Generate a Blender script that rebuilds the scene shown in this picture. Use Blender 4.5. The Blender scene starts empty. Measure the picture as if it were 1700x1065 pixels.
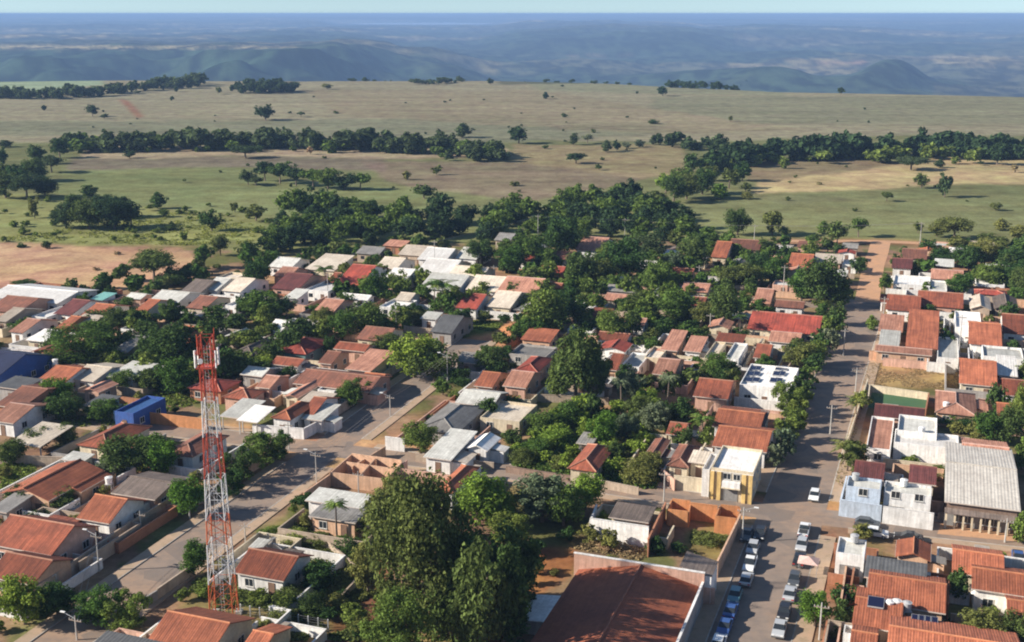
import bpy, math, random
import numpy as np
random.seed(7)
rng = np.random.default_rng(7)
S = bpy.context.scene
COL = S.collection

# ---------------------------------------------------------------- camera, sky, sun, exposure
F, CX, CY, HZ, H = 1950.0, 850.0, 532.5, 22.0, 80.0        # focal length in photo pixels, centre, horizon row, camera height (m)
PITCH = math.atan((CY - HZ) / F)
cam_data = bpy.data.cameras.new("camera")
cam_data.sensor_width = 36.0
cam_data.lens = 36.0 * F / 1700.0
cam_data.clip_start = 1.0
cam_data.clip_end = 90000.0
cam = bpy.data.objects.new("camera", cam_data)
cam.location = (0, 0, H)
cam.rotation_euler = (math.pi / 2 - PITCH, 0, 0)
COL.objects.link(cam)
S.camera = cam

SUN_EL, SUN_AZ = math.radians(27.0), math.radians(-97.0)    # azimuth from +Y (view direction), clockwise positive: sun on the left, a touch behind
world = bpy.data.worlds.new("World")
S.world = world
world.use_nodes = True
wn = world.node_tree.nodes
wl = world.node_tree.links
wn.clear()
sky = wn.new("ShaderNodeTexSky")
sky.sky_type = 'NISHITA'
sky.sun_disc = False
sky.sun_elevation = SUN_EL
sky.sun_rotation = SUN_AZ
sky.altitude = 600
sky.air_density = 1.0
sky.dust_density = 0.1
sky.ozone_density = 2.2
bg = wn.new("ShaderNodeBackground")
bg.inputs["Strength"].default_value = 0.072
wo = wn.new("ShaderNodeOutputWorld")
# look a little higher into the same sky, so that the air near the horizon keeps its blue
tcw = wn.new("ShaderNodeTexCoord")
addw = wn.new("ShaderNodeVectorMath"); addw.operation = 'ADD'; addw.inputs[1].default_value = (0, 0, 0.07)
nrw = wn.new("ShaderNodeVectorMath"); nrw.operation = 'NORMALIZE'
wl.new(tcw.outputs["Generated"], addw.inputs[0]); wl.new(addw.outputs[0], nrw.inputs[0]); wl.new(nrw.outputs[0], sky.inputs["Vector"])
wl.new(sky.outputs[0], bg.inputs[0])
wl.new(bg.outputs[0], wo.inputs[0])

sun_data = bpy.data.lights.new("sun", 'SUN')
sun_data.energy = 5.0
sun_data.angle = math.radians(0.6)
sun_data.color = (1.0, 0.92, 0.80)
sun = bpy.data.objects.new("sun", sun_data)
sun.location = (-200, 0, 200)
sun.rotation_euler = (math.pi / 2 - SUN_EL, 0, -SUN_AZ + math.pi)
# a sun lamp shines along its -Z; aim it from the sun's direction
import mathutils
sdir = mathutils.Vector((math.sin(SUN_AZ) * math.cos(SUN_EL), math.cos(SUN_AZ) * math.cos(SUN_EL), math.sin(SUN_EL)))
sun.rotation_euler = sdir.to_track_quat('Z', 'Y').to_euler()
COL.objects.link(sun)

S.view_settings.view_transform = 'Standard'
S.view_settings.look = 'None'
S.view_settings.gamma = 1.0
S.view_settings.use_curve_mapping = False
S.view_settings.exposure = 0.97
S.render.engine = 'CYCLES'
S.cycles.use_denoising = True
S.cycles.max_bounces = 6
S.cycles.diffuse_bounces = 3
S.cycles.volume_bounces = 1
S.cycles.transparent_max_bounces = 6
S.cycles.filter_width = 2.0
try:
    S.cycles.denoiser = 'OPENIMAGEDENOISE'
except Exception:
    pass

# ---------------------------------------------------------------- pixel <-> ground helpers (photo pixels, 1700 x 1065)
cp_, sp_ = math.cos(PITCH), math.sin(PITCH)

def ray(px, py):
    x, y = (px - CX) / F, (py - CY) / F
    return (x, cp_ - y * sp_, -sp_ - y * cp_)

def at(px, py, z=0.0):
    d = ray(px, py)
    t = (z - H) / d[2]
    return (d[0] * t, d[1] * t, z)

def proj(p):
    x, y, z = p[0], p[1], p[2] - H
    c = y * cp_ - z * sp_
    v = y * sp_ + z * cp_
    return (CX + F * x / c, CY - F * v / c)

def scale_at(px, py, z=0.0):
    p = at(px, py, z)
    return F / (p[1] * cp_ - (z - H) * sp_)

GA = math.atan((1570 - 850) / F * cp_)                       # the town grid is turned this far from the view
UX, UY = math.sin(GA), math.cos(GA)                          # along the avenues, away
VX, VY = math.cos(GA), -math.sin(GA)                         # along the cross streets, to the right

# ---------------------------------------------------------------- colour and materials
def lin(r, g, b):
    f = lambda c: (c / 255 / 12.92) if c / 255 <= 0.04045 else ((c / 255 + 0.055) / 1.055) ** 2.4
    return (f(r), f(g), f(b))

MATS = {}

def new_mat(name):
    m = bpy.data.materials.new(name)
    m.use_nodes = True
    nt = m.node_tree
    nt.nodes.clear()
    out = nt.nodes.new("ShaderNodeOutputMaterial")
    return m, nt, out

def ramp_mix(nt, fac, a, b):
    mx = nt.nodes.new("ShaderNodeMix")
    mx.data_type = 'RGBA'
    if isinstance(fac, (int, float)):
        mx.inputs[0].default_value = fac
    else:
        nt.links.new(fac, mx.inputs[0])
    for s, v in ((6, a), (7, b)):
        if isinstance(v, tuple):
            mx.inputs[s].default_value = (*v[:3], 1)
        else:
            nt.links.new(v, mx.inputs[s])
    return mx.outputs[2]

def noise(nt, vec, scale, detail=4.0, rough=0.6):
    n = nt.nodes.new("ShaderNodeTexNoise")
    n.inputs["Scale"].default_value = scale
    n.inputs["Detail"].default_value = detail
    n.inputs["Roughness"].default_value = rough
    if vec is not None:
        nt.links.new(vec, n.inputs["Vector"])
    return n.outputs["Fac"]

def maprange(nt, v, a, b, c, d):
    m = nt.nodes.new("ShaderNodeMapRange")
    nt.links.new(v, m.inputs[0])
    for i, x in zip((1, 2, 3, 4), (a, b, c, d)):
        m.inputs[i].default_value = x
    return m.outputs[0]

def hsv(nt, col, hue=None, val=None, sat=None):
    h = nt.nodes.new("ShaderNodeHueSaturation")
    nt.links.new(col, h.inputs["Color"])
    if hue is not None: nt.links.new(hue, h.inputs["Hue"])
    if val is not None: nt.links.new(val, h.inputs["Value"])
    if sat is not None: nt.links.new(sat, h.inputs["Saturation"])
    return h.outputs[0]

def surface_mat(name, col, dirt=None, dirt_amt=0.5, scale=0.6, rough=0.85, streak=0.0, bump=0.0, objvar=0.2, fine=2.5, metallic=0.0, spec=0.3):
    """painted / plastered / tiled surface: base colour, blotches of dirt in object space, vertical or slope streaks, per object variation"""
    if name in MATS: return MATS[name]
    m, nt, out = new_mat(name)
    tc = nt.nodes.new("ShaderNodeTexCoord")
    oi = nt.nodes.new("ShaderNodeObjectInfo")
    add = nt.nodes.new("ShaderNodeVectorMath"); add.operation = 'ADD'
    cm = nt.nodes.new("ShaderNodeCombineXYZ")
    k = nt.nodes.new("ShaderNodeMath"); k.operation = 'MULTIPLY'; k.inputs[1].default_value = 90.0
    nt.links.new(oi.outputs["Random"], k.inputs[0])
    nt.links.new(k.outputs[0], cm.inputs[0]); nt.links.new(k.outputs[0], cm.inputs[1])
    nt.links.new(tc.outputs["Object"], add.inputs[0]); nt.links.new(cm.outputs[0], add.inputs[1])
    vec = add.outputs[0]
    if dirt is None: dirt = tuple(c * 0.45 + 0.02 for c in col)
    f1 = maprange(nt, noise(nt, vec, scale, 6, 0.65), 0.38, 0.72, 0.0, dirt_amt)
    c = ramp_mix(nt, f1, col, dirt)
    f2 = maprange(nt, noise(nt, vec, fine, 3, 0.7), 0.3, 0.7, 0.80, 1.18)
    c = hsv(nt, c, val=f2)
    if streak > 0:
        mp = nt.nodes.new("ShaderNodeMapping")
        mp.inputs["Scale"].default_value = (2.6, 0.12, 0.25)
        nt.links.new(vec, mp.inputs[0])
        f3 = maprange(nt, noise(nt, mp.outputs[0], 1.0, 3, 0.6), 0.35, 0.75, 0.0, streak)
        c = ramp_mix(nt, f3, c, tuple(x * 0.5 for x in dirt))
    ov = maprange(nt, oi.outputs["Random"], 0, 1, 1 - objvar, 1 + objvar)
    c = hsv(nt, c, val=ov)
    b = nt.nodes.new("ShaderNodeBsdfPrincipled")
    nt.links.new(c, b.inputs["Base Color"])
    b.inputs["Roughness"].default_value = rough
    b.inputs["Metallic"].default_value = metallic
    b.inputs["Specular IOR Level"].default_value = spec
    if bump > 0:
        bp = nt.nodes.new("ShaderNodeBump")
        bp.inputs["Strength"].default_value = bump
        bp.inputs["Distance"].default_value = 0.072
        nt.links.new(noise(nt, vec, fine * 2, 4, 0.7), bp.inputs["Height"])
        nt.links.new(bp.outputs[0], b.inputs["Normal"])
    nt.links.new(b.outputs[0], out.inputs[0])
    MATS[name] = m
    return m

ROOF = {
    'orange': ((0.43, 0.142, 0.072), (0.22, 0.07, 0.04)), 'terra': ((0.33, 0.095, 0.05), (0.13, 0.045, 0.03)),
    'brown': ((0.27, 0.105, 0.066), (0.12, 0.06, 0.045)), 'pink': ((0.50, 0.25, 0.17), (0.27, 0.12, 0.08)),
    'red': ((0.36, 0.07, 0.045), (0.16, 0.04, 0.03)), 'maroon': ((0.17, 0.05, 0.045), (0.08, 0.03, 0.03)),
    'grey': ((0.27, 0.255, 0.235), (0.12, 0.11, 0.10)), 'dark': ((0.11, 0.11, 0.11), (0.05, 0.05, 0.05)),
    'tan': ((0.50, 0.43, 0.35), (0.26, 0.2, 0.15)), 'white': ((0.80, 0.78, 0.74), (0.55, 0.5, 0.45)),
    'pale': ((0.58, 0.57, 0.52), (0.32, 0.3, 0.26)), 'teal': ((0.25, 0.55, 0.5), (0.2, 0.4, 0.36)),
    'blue': ((0.03, 0.038, 0.085), (0.02, 0.022, 0.045)), 'cream': ((0.70, 0.61, 0.49), (0.4, 0.32, 0.24)), 'drab': ((0.52, 0.48, 0.42), (0.34, 0.3, 0.26)),
    'greybrown': ((0.2, 0.155, 0.13), (0.1, 0.08, 0.07)), 'azure': ((0.05, 0.13, 0.33), (0.03, 0.08, 0.2)),
}
ROOF_WORD = {'orange': 'bright orange tiled', 'terra': 'terracotta tiled', 'brown': 'brown tiled', 'pink': 'faded pink tiled', 'red': 'red tiled',
             'maroon': 'dark maroon tiled', 'grey': 'grey sheet', 'dark': 'dark grey sheet', 'tan': 'tan sheet', 'white': 'white', 'pale': 'pale grey sheet',
             'teal': 'turquoise', 'blue': 'dark blue sheet', 'cream': 'cream', 'drab': 'drab grey sheet', 'greybrown': 'grey brown', 'azure': 'bright blue'}
METAL = {'drab', 'grey', 'dark', 'tan', 'white', 'pale', 'teal', 'blue', 'cream', 'azure'}
WALL = {
    'white': (0.82, 0.80, 0.77), 'cream': (0.68, 0.58, 0.42), 'pink': (0.62, 0.38, 0.29), 'yellow': (0.72, 0.50, 0.2), 'lightblue': (0.3, 0.52, 0.68),
    'paleblue': (0.5, 0.58, 0.68), 'brick': (0.42, 0.19, 0.11), 'grey': (0.36, 0.34, 0.32), 'tan': (0.44, 0.35, 0.27), 'teal': (0.15, 0.27, 0.27),
    'orange': (0.6, 0.27, 0.12), 'blue': (0.04, 0.11, 0.36), 'brown': (0.26, 0.18, 0.14), 'green': (0.2, 0.3, 0.22), 'red': (0.35, 0.08, 0.07), 'dark': (0.1, 0.1, 0.11),
    'peach': (0.66, 0.42, 0.28),
}

def roof_mat(k):
    c, d = ROOF[k]
    if k in METAL:
        return surface_mat('roof_' + k, c, d, 0.7, 0.3, 0.6, streak=0.4, objvar=0.22, fine=1.6)
    return surface_mat('roof_' + k, c, d, 0.95, 0.28, 0.9, streak=0.8, bump=0.5, objvar=0.32, fine=1.8)

def wall_mat(k):
    c = WALL[k]
    return surface_mat('wall_' + k, c, tuple(x * 0.5 + y for x, y in zip(c, (0.05, 0.02, 0.0))), 0.5, 0.5, 0.9, streak=0.5, objvar=0.12, fine=2.0)

def plain_mat(name, col, rough=0.6, metallic=0.0, spec=0.4, objvar=0.0):
    return surface_mat(name, col, None, 0.25, 0.8, rough, objvar=objvar, metallic=metallic, spec=spec)

def glass_mat():
    if 'glass' in MATS: return MATS['glass']
    m, nt, out = new_mat('window_glass')
    b = nt.nodes.new("ShaderNodeBsdfPrincipled")
    b.inputs["Base Color"].default_value = (0.025, 0.03, 0.035, 1)
    b.inputs["Roughness"].default_value = 0.12
    nt.links.new(b.outputs[0], out.inputs[0])
    MATS['glass'] = m
    return m

def leaf_mat(name, col):
    if name in MATS: return MATS[name]
    m, nt, out = new_mat(name)
    geo = nt.nodes.new("ShaderNodeNewGeometry")
    oi = nt.nodes.new("ShaderNodeObjectInfo")
    rgb = nt.nodes.new("ShaderNodeRGB"); rgb.outputs[0].default_value = (*col, 1)
    tc = nt.nodes.new("ShaderNodeTexCoord")
    v1 = maprange(nt, geo.outputs["Random Per Island"], 0, 1, 0.55, 1.5)
    c = hsv(nt, rgb.outputs[0], val=v1)
    hu = maprange(nt, oi.outputs["Random"], 0, 1, 0.468, 0.528)
    va = maprange(nt, oi.outputs["Random"], 0, 1, 1.3, 0.78)
    c = hsv(nt, c, hue=hu, val=va)
    n = maprange(nt, noise(nt, tc.outputs["Object"], 6.0, 2, 0.5), 0.3, 0.7, 0.7, 1.3)
    c = hsv(nt, c, val=n)
    d = nt.nodes.new("ShaderNodeBsdfDiffuse"); nt.links.new(c, d.inputs[0])
    t = nt.nodes.new("ShaderNodeBsdfTranslucent"); nt.links.new(c, t.inputs[0])
    mx = nt.nodes.new("ShaderNodeMixShader"); mx.inputs[0].default_value = 0.28
    nt.links.new(d.outputs[0], mx.inputs[1]); nt.links.new(t.outputs[0], mx.inputs[2])
    nt.links.new(mx.outputs[0], out.inputs[0])
    MATS[name] = m
    return m

LEAF = {'dark': (0.064, 0.104, 0.030), 'mid': (0.100, 0.152, 0.034), 'bright': (0.145, 0.22, 0.036), 'olive': (0.125, 0.145, 0.042),
        'fern': (0.094, 0.122, 0.036), 'grey': (0.13, 0.16, 0.088), 'forest': (0.058, 0.088, 0.036), 'dry': (0.28, 0.22, 0.11), 'lime': (0.16, 0.2, 0.045)}
LEAF_WORD = {'dark': 'dark green', 'mid': 'mid green', 'bright': 'bright green', 'olive': 'olive green', 'fern': 'ferny green', 'grey': 'grey green', 'forest': 'blackish green', 'dry': 'dry yellowish', 'lime': 'yellow green'}

def leaf(k): return leaf_mat('leaves_' + k, LEAF[k])
def bark(): return surface_mat('bark', (0.16, 0.12, 0.09), None, 0.6, 1.5, 0.95)

# ---------------------------------------------------------------- mesh helpers
class MB:
    def __init__(s): s.v = []; s.f = []
    def quad(s, a, b, c, d):
        n = len(s.v); s.v += [a, b, c, d]; s.f.append((n, n + 1, n + 2, n + 3))
    def poly(s, pts):
        n = len(s.v); s.v += list(pts); s.f.append(tuple(range(n, n + len(pts))))
    def box(s, x0, x1, y0, y1, z0, z1):
        n = len(s.v)
        s.v += [(x0, y0, z0), (x1, y0, z0), (x1, y1, z0), (x0, y1, z0), (x0, y0, z1), (x1, y0, z1), (x1, y1, z1), (x0, y1, z1)]
        for q in ((0, 3, 2, 1), (4, 5, 6, 7), (0, 1, 5, 4), (1, 2, 6, 5), (2, 3, 7, 6), (3, 0, 4, 7)):
            s.f.append(tuple(n + i for i in q))
    def hexa(s, b, t):
        n = len(s.v); s.v += list(b) + list(t)
        for q in ((0, 3, 2, 1), (4, 5, 6, 7), (0, 1, 5, 4), (1, 2, 6, 5), (2, 3, 7, 6), (3, 0, 4, 7)):
            s.f.append(tuple(n + i for i in q))
    def bar(s, a, b, r, sides=4, r2=None):
        a, b = mathutils.Vector(a), mathutils.Vector(b)
        d = (b - a)
        if d.length < 1e-6: return
        d.normalize()
        up = mathutils.Vector((0, 0, 1)) if abs(d.z) < 0.9 else mathutils.Vector((1, 0, 0))
        x = d.cross(up).normalized(); y = d.cross(x).normalized()
        r2 = r if r2 is None else r2
        n = len(s.v)
        for p, rr in ((a, r), (b, r2)):
            for k in range(sides):
                t = 2 * math.pi * (k + 0.5) / sides
                q = p + x * (rr * math.cos(t)) + y * (rr * math.sin(t))
                s.v.append((q.x, q.y, q.z))
        for k in range(sides):
            k2 = (k + 1) % sides
            s.f.append((n + k, n + k2, n + sides + k2, n + sides + k))
        s.f.append(tuple(n + k for k in reversed(range(sides)))); s.f.append(tuple(n + sides + k for k in range(sides)))
    def cyl(s, x, y, z0, z1, r, sides=12, r2=None):
        s.bar((x, y, z0), (x, y, z1), r, sides, r2)
    def mesh(s, name, m=None, smooth=False):
        me = bpy.data.meshes.new(name)
        me.from_pydata(s.v, [], s.f)
        if m: me.materials.append(m)
        if smooth: me.polygons.foreach_set('use_smooth', [True] * len(me.polygons))
        me.update()
        return me
    def build(s, name, m, parent=None, loc=None, smooth=False):
        return link(name, s.mesh(name, m, smooth), parent, loc)

def link(name, me, parent=None, loc=None, rz=0.0):
    o = bpy.data.objects.new(name, me)
    COL.objects.link(o)
    if parent is not None: o.parent = parent
    if loc is not None: o.location = loc
    if rz: o.rotation_euler = (0, 0, rz)
    return o

ITEMS = []      # every thing that still needs its label worked out: (object, look, photo x, photo y, group)

def thing(name, cat, loc, rz=0.0, label=None, look=None, group=None, me=None, pix=None):
    o = bpy.data.objects.new(name, me)
    COL.objects.link(o)
    o.location = loc
    o.rotation_euler = (0, 0, rz)
    o['category'] = cat
    if group: o['group'] = group
    if label: o['label'] = label
    else: ITEMS.append((o, look, *(pix or proj(loc)), group))
    if label: USED.add(label)
    return o
USED = set()

def structure(name, me, loc=None):
    o = link(name, me, None, loc); o['kind'] = 'structure'
    return o

def stuff(o):
    o['kind'] = 'stuff'
    return o
# ---------------------------------------------------------------- value noise in numpy
_perm = rng.random((256, 256))
def vnoise(x, y):
    xi, yi = np.floor(x).astype(int), np.floor(y).astype(int)
    fx, fy = x - xi, y - yi
    fx, fy = fx * fx * (3 - 2 * fx), fy * fy * (3 - 2 * fy)
    g = lambda a, b: _perm[a & 255, b & 255]
    return (g(xi, yi) * (1 - fx) + g(xi + 1, yi) * fx) * (1 - fy) + (g(xi, yi + 1) * (1 - fx) + g(xi + 1, yi + 1) * fx) * fy
def fbm(x, y, o=4):
    s, a, t = 0, 1.0, 0
    for k in range(o):
        s = s + a * vnoise(x * 2 ** k + 17.3 * k, y * 2 ** k + 9.1 * k); t += a; a *= 0.5
    return s / t
def smooth(a, b, x):
    t = np.clip((x - a) / (b - a), 0, 1); return t * t * (3 - 2 * t)

# ---------------------------------------------------------------- ground: one sheet to the horizon
def edge_dist(pxh):          # where the pasture plateau breaks away, metres
    return np.interp(pxh, [-400, 0, 200, 340, 500, 800, 1000, 1100, 1300, 1700, 2200], [1560, 1540, 1520, 1470, 1440, 1440, 1390, 1330, 1250, 1250, 1240])

def land_z(x, y):
    d = np.hypot(x, y) + 1e-6
    az = np.arctan2(x, y)
    pxh = CX + F * np.tan(np.clip(az, -1.2, 1.2)) / cp_
    e = edge_dist(pxh)
    n1 = fbm(x / 900 + 40, y / 900 + 40, 5) - 0.5
    n2 = fbm(x / 2600 + 11, y / 2600 + 5, 4) - 0.5
    zr = np.interp(d, [2500, 3200, 6000, 8000, 10000, 14000, 19000, 25000, 33000, 42000], [-205, -215, -215, -165, -112, -70, -40, -4, 26, 44])
    zl = np.interp(d, [2500, 3400, 4350, 5000, 6500, 8000, 10500, 14000, 19000, 25000, 33000, 42000], [-160, -165, -165, -72, -80, -78, -72, -62, -38, -4, 26, 44])
    w = smooth(690, 560, pxh + n1 * 90)
    # ragged foot of the left scarp
    n3 = fbm(x / 260 + 71, y / 260 + 13, 3) - 0.5
    dd = d + n1 * 900 + n3 * 900 + 260 * np.sin(pxh / 55.0)
    zl2 = np.interp(dd, [2500, 3400, 4350, 5000, 6500, 8000, 10500, 14000, 19000, 25000, 33000, 42000], [-160, -165, -165, -72, -80, -78, -72, -62, -38, -4, 26, 44])
    zfar = zr * (1 - w) + zl2 * w
    zfar = zfar + n1 * np.interp(d, [2500, 5000, 12000, 40000], [50, 90, 80, 20]) + n3 * np.interp(d, [2500, 4000, 9000, 20000], [10, 36, 36, 20]) + n2 * np.interp(d, [2500, 9000, 20000, 40000], [25, 60, 60, 20])
    # promontory right of the scarp, table top behind it, round hill and its shoulder on the right
    def bump(cx, dist, sx, sd, hgt, p=2.0):
        q = (np.abs((pxh - cx) / sx) ** p + np.abs((d - dist) / sd) ** p)
        return hgt * np.exp(-q)
    n4 = fbm(x / 150 + 31, y / 190 + 63, 3) - 0.5
    zfar = zfar + n4 * np.interp(d, [1800, 4000, 9000, 16000, 25000], [6, 16, 20, 14, 0])
    zfar = zfar + bump(690, 6300, 95, 900, 95, 2.4) + bump(740, 5200, 75, 500, 45)
    zfar = zfar + bump(985, 13500, 165, 1800, 46, 6) + bump(1010, 9300, 190, 1700, 78, 6) + bump(1330, 11000, 150, 1500, 40, 6)
    zfar = zfar + bump(1487, 5400, 50, 480, 82, 2.6) + bump(1440, 5000, 50, 300, 36) + bump(1300, 5000, 80, 380, 60, 2.4) + bump(1250, 5600, 60, 300, 40) + bump(1180, 5200, 90, 500, 32)
    zfar = zfar + bump(860, 36000, 30, 2500, 40, 4) + bump(1610, 38000, 110, 3000, 34, 6) + bump(180, 36000, 260, 3000, 20, 6)
    lake = smooth(0, 1, np.clip(np.minimum((pxh - 520) / 50, (870 - pxh) / 50), 0, 1)) * smooth(13800, 15200, d) * (1 - smooth(20500, 22500, d))
    zfar = zfar * (1 - lake) + lake * -82
    zfar = np.minimum(zfar, 78)
    t = smooth(0, 1, np.clip((d - e) / 1100.0, 0, 1))
    z = zfar * t
    # gentle swell of the pastures beyond the town
    sw = smooth(430, 620, d) * (1 - smooth(1100, 1350, d))
    z = z + sw * 1.6 * (fbm(x / 160 + 3, y / 160 + 8, 3) - 0.5)
    return z

drows = np.concatenate([np.array([0.5, 20, 50, 80, 105, 120]), F * H / 1e9 + np.geomspace(128, 480, 190), np.geomspace(484, 1600, 190), np.geomspace(1612, 42500, 300)])
fine_a = np.linspace(-0.50, 0.50, 520)
coarse = np.concatenate([np.linspace(0.56, 2 * math.pi - 0.56, 60)])
angs = np.concatenate([fine_a, coarse])
AA, DD = np.meshgrid(angs, drows)
GX, GY = DD * np.sin(AA), DD * np.cos(AA)
GZ = land_z(GX, GY)

def srgb(*c): return np.array(lin(*c))
DZ = GZ - H
cc = GY * cp_ - DZ * sp_
ok = cc > 1
cc = np.where(ok, cc, 1)
PX = np.where(ok, CX + F * GX / cc, 1e5)
PY = np.where(ok, CY - F * (GY * sp_ + DZ * cp_) / cc, 1e5)

# colours of the land: soils, pastures, woods, tree shade speckled in far off (photo pixel outlines turned into places on the ground)
base = np.zeros(GX.shape + (3,))
base[:] = srgb(132, 108, 86)                                             # trodden earth of the town
nA = fbm(GX / 7 + 100, GY / 7 + 100, 4)[..., None]
nB = fbm(GX / 28 + 70, GY / 28 + 30, 4)[..., None]
base = base * (1 - smooth(0.48, 0.62, nA)) + srgb(98, 98, 60) * smooth(0.48, 0.62, nA)          # weeds
base = base * (1 - 0.6 * smooth(0.5, 0.7, nB)) + srgb(165, 125, 95) * 0.6 * smooth(0.5, 0.7, nB)  # bare red patches

def inside(poly, X, Y):
    r = np.zeros(X.shape, bool)
    n = len(poly)
    for i in range(n):
        x1, y1 = poly[i]; x2, y2 = poly[(i + 1) % n]
        c = ((y1 > Y) != (y2 > Y)) & (X < (x2 - x1) * (Y - y1) / ((y2 - y1) if y2 != y1 else 1e-9) + x1)
        r ^= c
    return r

jx = (fbm(GX / 22 + 5, GY / 22 + 9, 3) - 0.5)
jy = (fbm(GX / 22 + 55, GY / 22 + 29, 3) - 0.5)
def zone(col, poly, amt=1.0, jit=14.0, noisy=0.0):
    global base
    s = np.clip((PY - 22) / 400, 0.03, 1.2)
    m = inside(poly, PX + jx * jit * 2, PY + jy * jit * s)
    w = m.astype(float)
    # soften the border by one cell each way
    for _ in range(2):
        w[1:-1, 1:-1] = (w[1:-1, 1:-1] * 2 + w[:-2, 1:-1] + w[2:, 1:-1] + w[1:-1, :-2] + w[1:-1, 2:]) / 6
    w = (w * amt)[..., None]
    if noisy: w = w * (1 - noisy + noisy * smooth(0.38, 0.6, nA if noisy < 0.9 else nB))
    base = base * (1 - w) + srgb(*col) * w

W, E = -3000, 4700
zone((116, 118, 74), [(W, 408), (300, 404), (420, 420), (860, 398), (1300, 396), (1760, 412), (E, 420), (E, 60), (W, 60)], jit=6)        # near pastures
zone((146, 138, 108), [(W, 238), (500, 236), (840, 232), (1100, 236), (1500, 225), (E, 225), (E, 100), (W, 100)], jit=8)                 # far plateau, tan
zone((122, 124, 96), [(W, 245), (480, 222), (840, 238), (1100, 222), (1100, 205), (700, 195), (400, 200), (W, 205)], 0.75)
zone((126, 126, 96), [(1080, 160), (E, 158), (E, 212), (1250, 205), (1080, 180)], 0.7)
zone((142, 128, 98), [(500, 148), (900, 150), (1150, 190), (1350, 215), (1100, 222), (880, 210), (560, 192)], 0.6)
zone((128, 132, 100), [(850, 128), (1300, 146), (1300, 160), (900, 150)], 0.6)
zone((150, 168, 132), [(W, 152), (60, 150), (175, 140), (160, 124), (W, 122)], 0.9, 4)
zone((166, 146, 116), [(130, 262), (150, 244), (400, 240), (840, 246), (850, 260), (620, 264), (380, 258), (250, 264)], 0.9, 6)
zone((126, 112, 96), [(110, 285), (120, 262), (250, 264), (400, 258), (640, 264), (640, 285), (410, 276)], 0.8, 6)
zone((118, 124, 76), [(90, 330), (100, 282), (400, 276), (470, 300), (720, 318), (740, 350), (420, 360)], 0.9, 10)
zone((136, 112, 98), [(600, 268), (850, 268), (1090, 290), (1040, 305), (880, 335), (700, 312), (640, 300)], 0.6, 8)
zone((150, 132, 96), [(850, 240), (1130, 240), (1150, 292), (1060, 296), (850, 268)], 0.8, 8)
zone((138, 118, 88), [(1240, 300), (1240, 268), (1420, 262), (1500, 270), (1500, 284), (1380, 290), (1300, 302)], 0.8, 6)
zone((184, 160, 112), [(1245, 322), (1260, 300), (1400, 288), (1520, 268), (1560, 258), (E, 262), (E, 300), (1560, 306), (1400, 316)], 0.9, 8)
zone((116, 118, 74), [(1130, 400), (1150, 335), (1300, 322), (1560, 308), (E, 300), (E, 410)], 0.8, 10)
zone((104, 100, 70), [(1260, 328), (1380, 322), (1420, 330), (1300, 340)], 0.5, 6)
zone((128, 130, 74), [(W, 405), (W, 300), (90, 322), (250, 345), (430, 360), (460, 395), (300, 404)], 0.85, 14)
zone((150, 96, 72), [(196, 164), (212, 166), (238, 192), (228, 196)], 0.8, 4)
zone((176, 142, 112), [(W, 482), (W, 402), (60, 405), (210, 412), (325, 420), (330, 448), (240, 470), (180, 486)], 1.0, 10)                # bare red field
zone((176, 142, 112), [(0, 470), (80, 462), (180, 486), (0, 492)], 0.5, 6)
zone((150, 112, 84), [(0, 412), (180, 422), (320, 428), (320, 420), (100, 405), (0, 404)], 0.4, 6)
zone((166, 116, 84), [(1290, 396), (1450, 396), (1720, 408), (1720, 414), (1450, 404), (1290, 403)], 0.7, 3)
zone((205, 145, 100), [(770, 560), (815, 545), (850, 535), (880, 548), (865, 572), (800, 574)], 1.0, 5)                                     # orange clearing
zone((168, 145, 108), [(655, 556), (760, 560), (850, 576), (760, 586), (670, 568)], 0.8, 5)
zone((112, 118, 58), [(742, 556), (752, 538), (800, 532), (838, 536), (815, 552), (770, 560)], 1.0, 4)
zone((180, 138, 104), [(300, 690), (560, 728), (690, 735), (820, 775), (800, 790), (640, 765), (480, 760), (300, 716)], 0.85, 10)          # dusty verge of the cross street
zone((150, 128, 100), [(820, 765), (1100, 810), (1260, 838), (1260, 856), (1000, 815), (820, 785)], 0.8, 8)
zone((190, 142, 104), [(1130, 826), (1262, 826), (1300, 850), (1250, 864), (1110, 846)], 0.85, 8)
zone((172, 122, 88), [(1345, 820), (1392, 770), (1420, 640), (1440, 640), (1412, 830), (1380, 862)], 0.7, 8)
zone((82, 84, 46), [(850, 770), (930, 672), (1060, 690), (1110, 745), (1080, 800), (960, 800)], 0.85, 10)                                   # overgrown lots
zone((112, 110, 58), [(430, 880), (470, 865), (620, 900), (640, 985), (520, 1010), (500, 900)], 0.8, 10)
zone((118, 110, 68), [(300, 1010), (330, 950), (620, 985), (560, 1065), (420, 1060)], 0.8, 10)
zone((96, 50, 36), [(560, 960), (640, 930), (660, 1100), (540, 1100)], 0.6, 12)
zone((168, 112, 84), [(540, 905), (640, 920), (640, 965), (590, 945)], 0.8, 8)
zone((150, 88, 62), [(830, 960), (900, 905), (960, 905), (950, 950), (860, 1010), (820, 1100), (780, 1090)], 0.8, 12)
zone((158, 128, 88), [(1425, 640), (1435, 598), (1592, 598), (1592, 645)], 0.9, 6)                                                           # dry lot
zone((140, 92, 70), [(1340, 1000), (1345, 890), (1390, 885), (1405, 1000)], 0.8, 6)
zone((160, 118, 88), [(1345, 905), (1390, 905), (1375, 960), (1345, 950)], 0.5, 4)
zone((150, 112, 84), [(1560, 895), (1560, 862), (1700, 880), (1700, 905)], 0.7, 6)
zone((186, 158, 128), [(230, 520), (240, 506), (420, 508), (420, 532), (300, 535)], 0.7, 6)
zone((86, 70, 56), [(940, 890), (975, 885), (1080, 905), (1060, 925), (945, 912)], 0.7, 6)
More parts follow.
